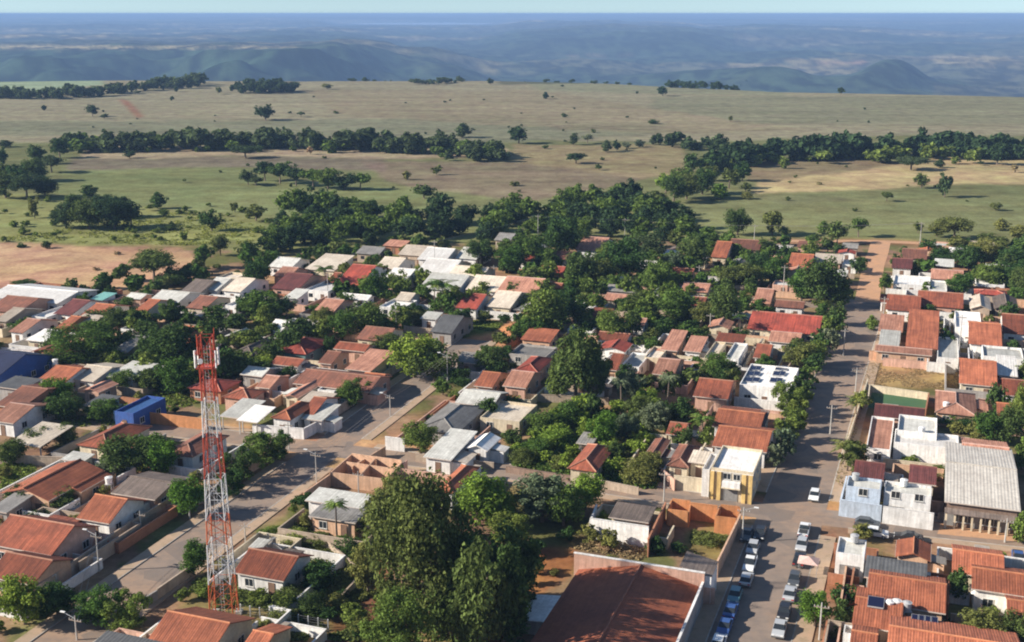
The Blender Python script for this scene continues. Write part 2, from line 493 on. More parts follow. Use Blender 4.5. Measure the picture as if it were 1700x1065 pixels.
zone((118, 112, 64), [(1130, 920), (1140, 878), (1222, 890), (1200, 930)], 0.8, 6)
# far country: woods, pale fields, scarp
dist = np.hypot(GX, GY)
far = smooth(1500, 2000, dist)[..., None]
nF = fbm(GX / 1300 + 9, GY / 1300 + 4, 5)[..., None]
nG = fbm(GX / 3000 + 90, GY / 900 + 64, 4)[..., None]
farc = srgb(52, 62, 44) * np.ones_like(base)
nearf = smooth(4000, 8000, dist)[..., None]
farc = farc * (1 - nearf * smooth(0.5, 0.6, nG)) + srgb(120, 108, 78) * nearf * smooth(0.5, 0.6, nG)
nH = fbm(GX / 240 + 19, GY / 420 + 44, 4)[..., None]
farc = farc * (1 - 0.7 * smooth(0.5, 0.6, nH)) + srgb(38, 50, 36) * 0.7 * smooth(0.5, 0.6, nH)
farc = farc * (1 - 0.6 * smooth(0.52, 0.62, nF)) + srgb(70, 66, 50) * 0.6 * smooth(0.52, 0.62, nF)
base = base * (1 - far) + farc * far
zone((40, 54, 38), [(W, 130), (W, 80), (640, 80), (700, 120), (690, 130)], 0.9, 10)                 # wooded scarp face
zone((156, 140, 104), [(W, 80), (W, 74), (200, 75), (480, 75), (500, 79), (300, 81)], 0.75, 5, 0.6)
zone((40, 54, 40), [(680, 96), (690, 62), (800, 66), (820, 92)], 0.6, 12)
zone((44, 56, 42), [(830, 140), (830, 52), (1120, 56), (1240, 80), (1180, 135)], 0.6, 14)
zone((150, 128, 100), [(935, 92), (1040, 88), (1060, 92), (940, 94)], 0.45, 3)
zone((158, 120, 98), [(1355, 104), (1440, 101), (1440, 105), (1360, 107)], 0.6, 2)
zone((150, 136, 118), [(720, 96), (760, 93), (778, 98), (735, 99)], 0.4, 3)
pxw = CX + F * np.tan(np.clip(np.arctan2(GX, GY), -1.2, 1.2)) / cp_
wooded = ((dist > 3800) & (dist < 6200) & (pxw > 1130) & (pxw < 1560)) | ((dist > 7400) & (dist < 11300) & (pxw > 800) & (pxw < 1220))
base = np.where(wooded[..., None], base * 0.25 + 0.75 * srgb(44, 56, 40) * (0.2 + 1.6 * nH), base)
zone((150, 140, 110), [(1290, 74), (1400, 72), (1400, 75), (1280, 76)], 0.5, 4)

nS = fbm(GX / 45 + 12, GY / 90 + 77, 4)[..., None]
base = np.where((dist > 1700)[..., None], base * (0.35 + 1.3 * smooth(.3, .7, nS)), base)  # speckle painted into the far land's colour in place of shade among trees
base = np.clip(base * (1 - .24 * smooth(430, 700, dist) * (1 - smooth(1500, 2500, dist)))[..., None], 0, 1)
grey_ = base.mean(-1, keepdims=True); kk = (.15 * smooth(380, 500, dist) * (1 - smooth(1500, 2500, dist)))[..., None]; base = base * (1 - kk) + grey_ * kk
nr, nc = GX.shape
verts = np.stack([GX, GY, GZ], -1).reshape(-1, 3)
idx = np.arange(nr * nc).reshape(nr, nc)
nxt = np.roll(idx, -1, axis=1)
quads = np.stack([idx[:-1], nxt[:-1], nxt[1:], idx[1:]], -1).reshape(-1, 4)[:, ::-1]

def np_mesh(name, verts, quads, mat, col=None, smooth_=True):
    me = bpy.data.meshes.new(name)
    k = quads.shape[1]
    me.vertices.add(len(verts)); me.vertices.foreach_set('co', np.ascontiguousarray(verts, dtype=np.float32).ravel())
    me.loops.add(quads.size); me.loops.foreach_set('vertex_index', np.ascontiguousarray(quads, dtype=np.int32).ravel())
    me.polygons.add(len(quads)); me.polygons.foreach_set('loop_start', np.arange(0, quads.size, k, dtype=np.int32))
    me.polygons.foreach_set('use_smooth', np.full(len(quads), smooth_))
    if col is not None:
        a = me.color_attributes.new('land', 'FLOAT_COLOR', 'POINT')
        a.data.foreach_set('color', np.concatenate([col, np.ones((len(col), 1))], 1).astype(np.float32).ravel())
    if mat: me.materials.append(mat)
    me.update(calc_edges=True)
    return me

gm, nt, out = new_mat('ground_soil')
at_ = nt.nodes.new("ShaderNodeAttribute"); at_.attribute_name = 'land'
geo = nt.nodes.new("ShaderNodeNewGeometry")
pos = geo.outputs["Position"]
v1 = maprange(nt, noise(nt, pos, 0.9, 4, 0.7), 0.25, 0.75, 0.74, 1.26)
v2 = maprange(nt, noise(nt, pos, 0.10, 7, 0.72), 0.28, 0.72, 0.62, 1.38)
mpt = nt.nodes.new("ShaderNodeMapping"); mpt.inputs["Rotation"].default_value = (0, 0, 0.3); mpt.inputs["Scale"].default_value = (0.006, 0.03, 0.02)
nt.links.new(pos, mpt.inputs[0])
v3 = maprange(nt, noise(nt, mpt.outputs[0], 1.0, 8, 0.7), 0.28, 0.72, 0.72, 1.28)
c = hsv(nt, at_.outputs["Color"], val=v1); c = hsv(nt, c, val=v2); c = hsv(nt, c, val=v3)
hu = maprange(nt, noise(nt, pos, 0.05, 4, 0.6), 0.3, 0.7, 0.478, 0.522)
c = hsv(nt, c, hue=hu)
b = nt.nodes.new("ShaderNodeBsdfDiffuse"); nt.links.new(c, b.inputs[0])
nt.links.new(b.outputs[0], out.inputs[0])
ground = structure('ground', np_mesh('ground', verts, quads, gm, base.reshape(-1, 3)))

def gz(x, y):
    return float(land_z(np.array([x]), np.array([y]))[0])
def atg(px, py):
    """the point of the land seen at a photo pixel"""
    p = at(px, py); 
    for _ in range(6):
        z = gz(p[0], p[1]); p = at(px, py, z)
    return (p[0], p[1], gz(p[0], p[1]))

# ---------------------------------------------------------------- lake shining far off
lk = MB()
lk.poly([at(px, py, -70.0) for px, py in ((575, 38.6), (640, 37.4), (740, 37.0), (825, 38.4), (800, 40.4), (690, 40.8), (610, 40.2))])
mlake, nt, out = new_mat('lake_water')
b = nt.nodes.new("ShaderNodeBsdfPrincipled"); b.inputs["Base Color"].default_value = (0.35, 0.42, 0.48, 1); b.inputs["Roughness"].default_value = 0.3
nt.links.new(b.outputs[0], out.inputs[0])
structure('lake_water', lk.mesh('lake_water', mlake))

# ---------------------------------------------------------------- streets
def asphalt_mat():
    m, nt, out = new_mat('street_asphalt')
    geo = nt.nodes.new("ShaderNodeNewGeometry"); pos = geo.outputs["Position"]
    f = maprange(nt, noise(nt, pos, 0.16, 6, 0.65), 0.35, 0.7, 0, 1)
    c = ramp_mix(nt, f, (0.215, 0.168, 0.135), (0.27, 0.195, 0.145))
    c = ramp_mix(nt, maprange(nt, noise(nt, pos, 0.045, 5, 0.7), 0.45, 0.62, 0, 0.65), c, (0.33, 0.205, 0.125))
    vr = nt.nodes.new("ShaderNodeTexVoronoi"); vr.inputs["Scale"].default_value = 0.22; vr.feature = 'F1'; nt.links.new(pos, vr.inputs["Vector"])
    sx = nt.nodes.new("ShaderNodeSeparateColor"); nt.links.new(vr.outputs["Color"], sx.inputs[0])
    c = ramp_mix(nt, maprange(nt, sx.outputs[0], 0.80, 0.84, 0, 0.45), c, (0.11, 0.098, 0.09))
    f2 = maprange(nt, noise(nt, pos, 0.5, 5, 0.7), 0.45, 0.75, 0, 0.75)
    c = ramp_mix(nt, f2, c, (0.145, 0.117, 0.10))
    c = hsv(nt, c, val=maprange(nt, noise(nt, pos, 4.0, 3, 0.7), 0.2, 0.8, 0.88, 1.12))
    b = nt.nodes.new("ShaderNodeBsdfPrincipled"); nt.links.new(c, b.inputs["Base Color"]); b.inputs["Roughness"].default_value = 0.9
    nt.links.new(b.outputs[0], out.inputs[0]); return m
def soil_mat(name, c1, c2, c3):
    m, nt, out = new_mat(name)
    geo = nt.nodes.new("ShaderNodeNewGeometry"); pos = geo.outputs["Position"]
    c = ramp_mix(nt, maprange(nt, noise(nt, pos, 0.22, 6, 0.65), 0.35, 0.7, 0, 1), c1, c2)
    c = ramp_mix(nt, maprange(nt, noise(nt, pos, 0.7, 5, 0.7), 0.5, 0.75, 0, 0.8), c, c3)
    b = nt.nodes.new("ShaderNodeBsdfPrincipled"); nt.links.new(c, b.inputs["Base Color"]); b.inputs["Roughness"].default_value = 0.95
    nt.links.new(b.outputs[0], out.inputs[0]); return m
M_ASPH = asphalt_mat()
M_PAVE = soil_mat('pavement_concrete', (0.34, 0.25, 0.175), (0.42, 0.28, 0.18), (0.20, 0.165, 0.09))
M_DIRT = soil_mat('dirt_road_soil', (0.50, 0.27, 0.14), (0.42, 0.24, 0.14), (0.26, 0.17, 0.1))
M_KERB = surface_mat('kerb_concrete', (0.42, 0.38, 0.33), None, 0.6, 0.8)
M_TURF = soil_mat('court_turf', (0.035, 0.10, 0.04), (0.05, 0.12, 0.045), (0.06, 0.11, 0.04))
M_TILE = soil_mat('yard_concrete', (0.38, 0.33, 0.28), (0.30, 0.25, 0.2), (0.2, 0.17, 0.13))

def offset_line(P, off):
    out = []
    for i, p in enumerate(P):
        a = P[max(i - 1, 0)]; b = P[min(i + 1, len(P) - 1)]
        dx, dy = b[0] - a[0], b[1] - a[1]; l = math.hypot(dx, dy)
        out.append((p[0] + dy / l * off, p[1] - dx / l * off))
    return out
def resample(P, step):
    out = []
    for a, b in zip(P[:-1], P[1:]):
        n = max(1, int(math.hypot(b[0] - a[0], b[1] - a[1]) / step))
        out += [(a[0] + (b[0] - a[0]) * k / n, a[1] + (b[1] - a[1]) * k / n) for k in range(n)]
    return out + [P[-1]]
def ribbon(name, P, o1, o2, z, mat, thick=0.0):
    A, B = offset_line(P, o1), offset_line(P, o2)
    m = MB()
    for i in range(len(P) - 1):
        a0, a1, b0, b1 = A[i], A[i + 1], B[i], B[i + 1]
        if thick:
            m.hexa([(*a0, z - thick), (*b0, z - thick), (*b1, z - thick), (*a1, z - thick)], [(*a0, z), (*b0, z), (*b1, z), (*a1, z)])
        else:
            m.quad((*a0, z), (*b0, z), (*b1, z), (*a1, z))
    return structure(name, m.mesh(name, mat))

def pline(pts, step=6): return resample([at(*p)[:2] for p in pts], step)
AV_R = pline([(1190, 1225), (1288, 930), (1364, 705), (1440, 499)])
AV_RD = pline([(1439, 501), (1450, 440), (1458, 418), (1462, 402)])
AV_L = pline([(30, 1120), (255, 954), (615, 692), (690, 636), (790, 564)])
CR_1 = pline([(-150, 652), (200, 703), (530, 744), (800, 776), (1270, 848), (1700, 895), (1900, 918)])
CR_2 = pline([(1180, 492), (1320, 503), (1440, 513), (1470, 516)])
CR_3 = pline([(1290, 399.5), (1450, 400), (1720, 411), (1900, 417)])
R_W, L_W, C_W = 10.4, 7.8, 6.6
ribbon('avenue_road', AV_R, -R_W / 2, R_W / 2, 0.024, M_ASPH)
ribbon('dirt_road', AV_RD, -3.4, 3.4, 0.028, M_DIRT)
ribbon('street_road', AV_L, -L_W / 2, L_W / 2, 0.016, M_ASPH)
ribbon('cross_street_road', CR_1, -C_W / 2, C_W / 2, 0.020, M_ASPH)
ribbon('back_street_road', CR_2, -3.5, 3.5, 0.020, M_ASPH)
ribbon('edge_track', CR_3, -2.2, 2.2, 0.020, M_DIRT)
def crossing_free(P, others):
    """split a line where it runs over another street"""
    segs, cur = [], []
    for p in P:
        hit = False
        for Q, w in others:
            for a, b in zip(Q[:-1], Q[1:]):
                dx, dy = b[0] - a[0], b[1] - a[1]; L2 = dx * dx + dy * dy
                t = max(0, min(1, ((p[0] - a[0]) * dx + (p[1] - a[1]) * dy) / L2))
                if math.hypot(p[0] - a[0] - dx * t, p[1] - a[1] - dy * t) < w: hit = True; break
            if hit: break
        if hit:
            if len(cur) > 1: segs.append(cur)
            cur = []
        else: cur.append(p)
    if len(cur) > 1: segs.append(cur)
    return segs
def walks(P, w, others, side_w=2.6):
    P = resample(P, 1.5)
    for s in (-1, 1):
        for seg in crossing_free(P, others):
            seg = seg[::3] + ([seg[-1]] if (len(seg) - 1) % 3 else [])
            if len(seg) < 2: continue
            a, b = sorted((s * (w / 2 + 0.18), s * (w / 2 + side_w)))
            ribbon('pavement', seg, a, b, 0.12, M_PAVE, 0.12)
            a, b = sorted((s * (w / 2), s * (w / 2 + 0.18)))
            ribbon('kerb', seg, a, b, 0.135, M_KERB, 0.135)
walks(AV_R, R_W, [(CR_1, 6.8), (CR_2, 6.4)])
walks(AV_L, L_W, [(CR_1, 6.8)], 2.1)
walks(CR_1, C_W, [(AV_R, 8.4), (AV_L, 7.4)], 2.0)

def ground_patch(name, pts, z, mat):
    m = MB(); m.poly([(*at(*p)[:2], z) for p in pts])
    return structure(name, m.mesh(name, mat))
ground_patch('court_turf', [(1440, 676), (1443, 650), (1541, 664), (1536, 690)], 0.03, M_TURF)
ground_patch('yard_paving', [(1562, 868), (1700, 884), (1700, 900), (1556, 886)], 0.03, M_DIRT)
ground_patch('yard_paving', [(1000, 572), (1008, 545), (1100, 542), (1090, 580), (1040, 588)], 0.03, M_ASPH)
ground_patch('yard_paving', [(250, 535), (255, 512), (400, 512), (410, 532)], 0.03, M_TILE)

# ---------------------------------------------------------------- the air
hz = MB()
hz.box(-47000, 47000, -46000, 47500, -300, H + 4)
mh, nt, out = new_mat('haze_air')
pv = nt.nodes.new("ShaderNodeVolumePrincipled")
pv.inputs["Color"].default_value = (0.28, 0.44, 0.74, 1)
pv.inputs["Density"].default_value = 0.000105
pv.inputs["Anisotropy"].default_value = 0.0
nt.links.new(pv.outputs[0], out.inputs["Volume"])
haze = stuff(hz.build('haze', mh))
haze.visible_shadow = True
# ---------------------------------------------------------------- trees
def leaf_cards(centres, radii, n_each, size, seed, squash=0.8, up=0.35):
    """leaf sized faces spread through clumps; returns verts, quads"""
    r = np.random.default_rng(seed)
    n = len(centres) * n_each
    ci = np.repeat(np.arange(len(centres)), n_each)
    d = r.normal(size=(n, 3)); d /= np.linalg.norm(d, axis=1)[:, None]
    rad = r.random(n) ** 0.4
    p = centres[ci] + d * (radii[ci] * rad)[:, None] * np.array([1, 1, squash])
    nrm = d + r.normal(size=(n, 3)) * 0.5 + np.array([0, 0, up]); nrm /= np.linalg.norm(nrm, axis=1)[:, None]
    t = np.cross(nrm, r.normal(size=(n, 3))); t /= np.linalg.norm(t, axis=1)[:, None]
    b = np.cross(nrm, t)
    s = size * (0.6 + 0.8 * r.random(n))[:, None]
    k = 0.62
    bend = nrm * s * 0.22
    v = np.stack([p - t * s, p - b * s * k + bend, p + t * s, p + b * s * k + bend], 1).reshape(-1, 3)
    q = np.arange(n * 4).reshape(-1, 4)
    return v, q

def crown_shape(kind, seed, nc):
    """clump centres and radii in a unit tree: width 1 (x, y within .5), height 0..1"""
    r = np.random.default_rng(seed)
    out, rad = [], []
    while len(out) < nc:
        p = r.uniform(-1, 1, 3); l = np.linalg.norm(p)
        if l > 1 or l < 0.25: continue
        if kind == 'round': c, ex, rr = (0, 0, .55), (.38, .38, .38), .15
        elif kind == 'spread': c, ex, rr = (0, 0, .66), (.42, .42, .24), .14
        elif kind == 'tall': c, ex, rr = (0, 0, .53), (.36, .36, .43), .12
        elif kind == 'airy': c, ex, rr = (0, 0, .57), (.42, .42, .38), .11
        elif kind == 'bush': c, ex, rr = (0, 0, .42), (.4, .4, .42), .17
        elif kind == 'clipped': c, ex, rr = (0, 0, .54), (.40, .40, .40), .12
        if kind == 'clipped':
            p = np.sign(p) * np.abs(p) ** 0.6 / max(1, np.abs(np.sign(p) * np.abs(p) ** 0.6).max())
        if kind in ('tall', 'airy') and r.random() < 0.35: p = p * (0.75 + 0.5 * r.random())
        q = np.array(c) + p * np.array(ex)
        out.append(q); rad.append(rr * r.uniform(0.75, 1.35))
    # ragged outline: lean the crown a little
    out = np.array(out); lean = r.normal(size=2) * 0.05
    out[:, :2] += lean * (out[:, 2:3] - 0.3)
    return out, np.array(rad)

CROWN = {}
def crown_mesh(kind, var, lod):
    k = (kind, var, lod)
    if k in CROWN: return CROWN[k]
    nc, ne, sz = {0: (90, 130, .0165), 1: (54, 74, .027), 2: (26, 36, .05), 3: (13, 16, .10)}[lod]
    seed = sum(map(ord, kind)) * 10 + var * 3 + 1
    c, r = crown_shape(kind, seed, nc)
    v, q = leaf_cards(c, r, ne, sz, seed + 500 + lod)
    # inner, coarser leaves so that the crown does not read as hollow
    v2, q2 = leaf_cards(np.array([c.mean(0)]), np.array([0.30 if kind != 'bush' else 0.26]), nc * 8, sz * 1.35, seed + 900)
    v = np.concatenate([v, v2]); q = np.concatenate([q, q2 + len(v) - len(v2)])
    v[:, 2] = np.maximum(v[:, 2], 0.01)
    me = np_mesh('crown_' + kind, v, q, leaf('mid'), None, False)
    CROWN[k] = (me, v, q, c)
    return CROWN[k]

TRUNK = {}
def trunk_mesh(kind, var, lod):
    k = (kind, var, lod)
    if k in TRUNK: return TRUNK[k]
    c = crown_mesh(kind, var, lod)[3]
    m = MB(); r = random.Random(var * 7 + len(kind))
    top = {'round': .42, 'spread': .5, 'tall': .62, 'airy': .45, 'bush': .2, 'clipped': .4}[kind]
    sides = 7 if lod < 2 else 5
    kx, ky = r.uniform(-.02, .02), r.uniform(-.02, .02)
    m.bar((0, 0, -.02), (kx, ky, top * .5), .035, sides, .026)
    m.bar((kx, ky, top * .5), (kx * 2, ky * 2, top), .026, sides, .017)
    for i in range({0: 12, 1: 8, 2: 5, 3: 3}[lod]):
        q = c[(i * 5) % len(c)]
        z0 = top * r.uniform(.55, .98)
        m.bar((kx * 2 * z0 / top, ky * 2 * z0 / top, z0), (q[0] * .85, q[1] * .85, max(q[2], z0 + .02)), .013, 4, .004)
    me = m.mesh('trunk_' + kind, bark(), False)
    TRUNK[k] = me
    return me

KIND_NAME = {'round': 'tree', 'spread': 'tree', 'tall': 'tree', 'airy': 'tree', 'bush': 'shrub', 'clipped': 'clipped_tree'}
KIND_WORD = {'round': 'rounded', 'spread': 'spreading', 'tall': 'tall', 'airy': 'loose', 'bush': 'low', 'clipped': 'neatly clipped'}
TREES = []
def tree(px, base_y, w_px, h_px, kind='round', leafk='mid', group=None, label=None, look=None):
    x, y, z = atg(px, base_y)
    s = scale_at(px, base_y)
    w, h = w_px / s, h_px / s
    cat = 'shrub' if kind == 'bush' else 'tree'
    lod = 0 if w_px > 120 else 1 if w_px > 48 else 2 if w_px > 20 else 3
    var = random.randint(0, 3)
    nm = KIND_NAME[kind]
    if look is None:
        size = 'big ' if w_px > 85 else 'small ' if (w_px < 26 and kind != 'bush') else ''
        look = f"{size}{KIND_WORD[kind]} {LEAF_WORD[leafk]} {'bush' if kind == 'bush' else 'tree'}"
    o = thing(nm, cat, (x, y, z - 0.05), random.uniform(0, 6.28), label=label, look=look, group=group or ('shrubs in the yards and lots' if kind == 'bush' else 'trees of the town and its edge'), pix=(px, base_y - h_px * 0.5))
    sc = (w / 0.98, w / 0.98, h / 0.97)
    t = link('trunk', trunk_mesh(kind, var, lod), o); t.scale = sc
    c = link('crown', crown_mesh(kind, var, lod)[0], o); c.scale = sc
    c.material_slots[0].link = 'OBJECT'; c.material_slots[0].material = leaf(leafk)
    TREES.append(o)
    return o

def wood(name, pts, leafk, lod=2):
    """a distant wood that reads as one mass: list of (px, base_y, w_px, h_px)"""
    V, Q, n = [], [], 0
    for (px, by, w, h) in pts:
        x, y, z = atg(px, by); s = scale_at(px, by)
        kind = random.choice(['round', 'spread', 'round', 'airy'])
        me, v, q, c = crown_mesh(kind, random.randint(0, 3), lod)
        a = random.uniform(0, 6.28); ca, sa = math.cos(a), math.sin(a)
        W, Hh = w / s, h / s
        vv = np.stack([(v[:, 0] * ca - v[:, 1] * sa) * W + x, (v[:, 0] * sa + v[:, 1] * ca) * W + y, (v[:, 2] * 1.12 - .12) * Hh + z], 1)
        V.append(vv); Q.append(q + n); n += len(v)
    me = np_mesh(name, np.concatenate(V), np.concatenate(Q), leaf(leafk), None, False)
    return stuff(link(name, me))

def along(poly, n, jx, jy, w, h):
    P = poly; L = [math.hypot(b[0] - a[0], (b[1] - a[1]) * 3) for a, b in zip(P[:-1], P[1:])]; T = sum(L); out = []
    for i in range(n):
        t = (i + random.random()) / n * T
        k = 0
        while k < len(L) - 1 and t > L[k]: t -= L[k]; k += 1
        f = min(1, t / L[k]); a, b = P[k], P[k + 1]
        q = random.uniform(.45, 1.45)
        out.append((a[0] + (b[0] - a[0]) * f + random.uniform(-jx, jx), a[1] + (b[1] - a[1]) * f + random.uniform(-jy, jy), w * q * random.uniform(.85, 1.2), h * q))
    return out
def fill(poly, n, w, h, mind=0.0):
    xs = [p[0] for p in poly]; ys = [p[1] for p in poly]; out = []; tries = 0
    while len(out) < n and tries < n * 60:
        tries += 1
        x, y = random.uniform(min(xs), max(xs)), random.uniform(min(ys), max(ys))
        if not inside(poly, np.array([x]), np.array([y]))[0]: continue
        if mind and any(math.hypot(x - a[0], (y - a[1]) * 2.2) < mind for a in out): continue
        q = random.uniform(.7, 1.35)
        out.append((x, y, w * q, h * q * random.uniform(.85, 1.15)))
    return out

# far woods, each one mass
wood('forest_strip', along([(88, 248), (200, 249), (330, 246), (480, 244), (620, 251), (730, 254), (830, 262)], 120, 10, 4, 34, 27), 'forest', 3)
wood('forest_strip', along([(1165, 284), (1245, 270), (1400, 261), (1560, 257), (1760, 266)], 120, 10, 4, 34, 30), 'forest', 3)
wood('forest_strip', along([(1095, 240), (1140, 246), (1200, 250)], 14, 8, 3, 26, 20), 'forest', 3)
wood('forest_stand', along([(388, 152), (430, 154), (495, 151)], 40, 6, 2.0, 18, 17), 'forest', 3)
wood('forest_strip', along([(-30, 161), (55, 163), (140, 160), (240, 150), (345, 140)], 90, 8, 3, 20, 15), 'forest', 3)
wood('forest_clump', fill([(735, 268), (745, 252), (800, 246), (850, 256), (838, 271)], 22, 28, 22), 'forest', 3)
wood('plateau_rim_wood', along([(684, 138), (720, 139), (770, 135)], 26, 6, 1.5, 13, 8), 'forest', 3)
wood('plateau_rim_wood', along([(1105, 144), (1160, 146), (1245, 147)], 34, 6, 1.5, 14, 10), 'forest', 3)
wood('plateau_rim_wood', along([(1455, 152), (1560, 149), (1720, 147)], 40, 8, 1.0, 12, 6), 'forest', 3)
wood('plateau_rim_wood', along([(560, 134), (690, 133), (800, 132), (1100, 141)], 44, 8, 1.0, 10, 5), 'forest', 3)

PAST = [(-20, 300), (200, 290), (420, 262), (840, 240), (1250, 235), (1720, 240), (1720, 392), (1300, 388), (1160, 330), (760, 345), (450, 350), (-20, 396)]
FARP = [(-20, 200), (400, 165), (850, 140), (1250, 155), (1720, 158), (1720, 238), (1100, 236), (840, 236), (480, 226), (-20, 234)]
wood('pasture_scrub', fill(PAST, 34, 8, 5), 'olive', 3)
wood('pasture_scrub', fill(FARP, 34, 6, 3.6), 'forest', 3)
wood('pasture_scrub', fill([(-20, 320), (240, 330), (470, 350), (440, 400), (-20, 402)], 60, 14, 9), 'mid', 3)
wood('forest_strip', along([(90, 250), (330, 247), (620, 252), (840, 263)], 40, 14, 6, 26, 18), 'mid', 3)
wood('forest_strip', along([(1165, 286), (1400, 263), (1760, 268)], 44, 14, 7, 28, 20), 'mid', 3)
# single trees in the pastures: x, base y, width, height, kind, leaf
for a in [(441, 199, 40, 27, 'round', 'forest'), (500, 194, 16, 9, 'spread', 'forest'), (154, 193, 24, 21, 'round', 'forest'), (173, 197, 15, 9, 'round', 'forest'),
          (74, 183, 12, 9, 'round', 'forest'), (293, 152, 12, 9, 'round', 'forest'), (229, 156, 14, 6, 'spread', 'dark'), (362, 156, 13, 12, 'airy', 'olive'), (286, 168, 9, 9, 'tall', 'forest'),
          (543, 148, 22, 10, 'round', 'olive'), (558, 188, 12, 6, 'bush', 'dark'), (814, 140, 15, 11, 'round', 'forest'), (919, 132, 12, 10, 'round', 'forest'),
          (906, 164, 14, 12, 'round', 'forest'), (937, 194, 12, 9, 'bush', 'dark'), (1100, 159, 24, 17, 'round', 'forest'), (1085, 205, 22, 9, 'bush', 'dark'),
          (1396, 157, 16, 13, 'airy', 'forest'), (1213, 202, 9, 12, 'tall', 'olive'), (985, 220, 12, 8, 'bush', 'olive'),
          (767, 228, 38, 24, 'round', 'forest'), (861, 238, 44, 30, 'round', 'forest'), (905, 247, 14, 8, 'round', 'dark'), (952, 240, 22, 20, 'round', 'forest'), (975, 238, 24, 16, 'spread', 'grey'), (1006, 252, 24, 20, 'round', 'forest'), (1024, 250, 18, 20, 'round', 'forest'),
          (956, 271, 38, 18, 'spread', 'forest'), (994, 282, 14, 10, 'round', 'dark'), (1040, 246, 20, 12, 'round', 'grey'), (1062, 244, 22, 13, 'round', 'grey'), (1085, 240, 18, 12, 'round', 'grey'),
          (676, 298, 17, 15, 'round', 'olive'), (725, 290, 20, 17, 'round', 'olive'), (704, 329, 44, 25, 'round', 'dark'), (854, 308, 20, 9, 'bush', 'brown' if False else 'olive'),
          (408, 262, 50, 22, 'spread', 'forest'), (215, 262, 22, 14, 'round', 'forest'), (515, 256, 14, 13, 'tall', 'dry'), (550, 250, 16, 12, 'round', 'olive'), (110, 228, 18, 8, 'bush', 'olive'), (10, 244, 30, 12, 'round', 'forest'),
          (1529, 312, 30, 26, 'round', 'olive'), (1568, 327, 32, 44, 'tall', 'forest'), (1472, 334, 22, 17, 'spread', 'olive'), (1560, 278, 22, 14, 'round', 'forest'), (1655, 273, 38, 36, 'round', 'forest'),
          (1628, 274, 12, 8, 'round', 'forest'), (1512, 282, 54, 24, 'spread', 'forest'), (1684, 286, 14, 14, 'tall', 'dry'), (1360, 306, 12, 6, 'bush', 'dry'), (1653, 349, 22, 14, 'round', 'olive'), (1660, 382, 32, 20, 'round', 'olive'),
          (1585, 398, 64, 40, 'spread', 'olive'), (1555, 392, 40, 22, 'airy', 'olive'), (1524, 386, 18, 20, 'round', 'olive'), (1425, 393, 36, 34, 'spread', 'mid'), (1365, 388, 30, 22, 'round', 'mid'), (1282, 390, 48, 44, 'airy', 'olive'), (1302, 392, 24, 18, 'round', 'dark'),
          (1224, 390, 52, 46, 'round', 'dark'), (1150, 392, 30, 24, 'round', 'forest'), (1240, 330, 24, 14, 'bush', 'olive'), (1640, 408, 44, 22, 'round', 'olive'), (1690, 396, 40, 24, 'round', 'olive'),
          (262, 346, 34, 28, 'round', 'dark'), (272, 360, 22, 14, 'round', 'mid'), (352, 383, 44, 38, 'round', 'dark'), (300, 354, 16, 8, 'bush', 'mid'), (284, 382, 22, 12, 'bush', 'dark'), (58, 362, 22, 36, 'tall', 'olive'), (150, 330, 40, 24, 'round', 'dark'), (425, 366, 46, 28, 'airy', 'olive'), (390, 352, 18, 16, 'airy', 'olive'),
          (36, 410, 20, 9, 'bush', 'dark'), (78, 412, 22, 13, 'round', 'dark'), (195, 422, 12, 7, 'bush', 'dry'), (160, 448, 16, 7, 'bush', 'dry'), (178, 462, 12, 7, 'bush', 'dry'), (40, 470, 44, 7, 'bush', 'dark')]:
    tree(*a, group='trees scattered over the pastures')

def grove(lst, kinds, leaves, group, look=None):
    for (x, y, w, h) in lst:
        k = random.choice(kinds); l = random.choice(leaves)
        tree(x, y, w, h, k, l, group=group)
G = 'trees of the groves beyond the houses'
grove([(110, 378, 60, 44), (148, 380, 66, 50), (190, 380, 70, 54), (218, 376, 44, 44), (125, 360, 50, 40), (170, 362, 60, 40), (205, 360, 40, 36)], ['round', 'round', 'spread'], ['dark', 'forest'], 'trees of the big dark pasture clump')
grove([(10, 328, 60, 46), (45, 330, 60, 44), (75, 326, 50, 36), (30, 306, 48, 36), (62, 300, 54, 40), (86, 286, 46, 30), (62, 272, 34, 34), (100, 262, 40, 34), (8, 300, 36, 30), (5, 276, 24, 34)], ['round', 'spread', 'airy'], ['dark', 'forest', 'dark'], 'trees of the clump at the pasture edge')
grove([(412, 306, 34, 26), (440, 300, 40, 34), (465, 304, 44, 34), (492, 308, 42, 30), (520, 312, 44, 34), (545, 314, 46, 36), (572, 315, 42, 32), (598, 315, 40, 28), (478, 292, 36, 26), (425, 308, 26, 16)], ['round', 'spread'], ['forest', 'dark', 'mid'], 'trees of the long pasture thicket')
grove([(1118, 336, 50, 46), (1140, 330, 54, 46), (1166, 322, 50, 44), (1105, 320, 40, 34), (1132, 306, 44, 30), (1150, 288, 40, 34), (1180, 300, 40, 26), (1210, 312, 40, 34), (1232, 300, 40, 34), (1196, 330, 44, 26), (1238, 318, 24, 16), (1182, 282, 34, 26), (1090, 345, 40, 30)], ['round', 'airy', 'round'], ['mid', 'olive', 'dark', 'bright'], 'trees of the grove by the pale strip')
belt = fill([(430, 425), (440, 375), (490, 352), (600, 350), (700, 372), (870, 352), (940, 338), (1020, 330), (1100, 345), (1150, 385), (1140, 402), (1010, 400), (900, 408), (760, 402), (620, 412), (520, 420)], 118, 42, 36, 13)
wood('wooded_belt', belt[::2], 'mid', 2)
wood('wooded_belt', belt[1::2], 'forest', 2)
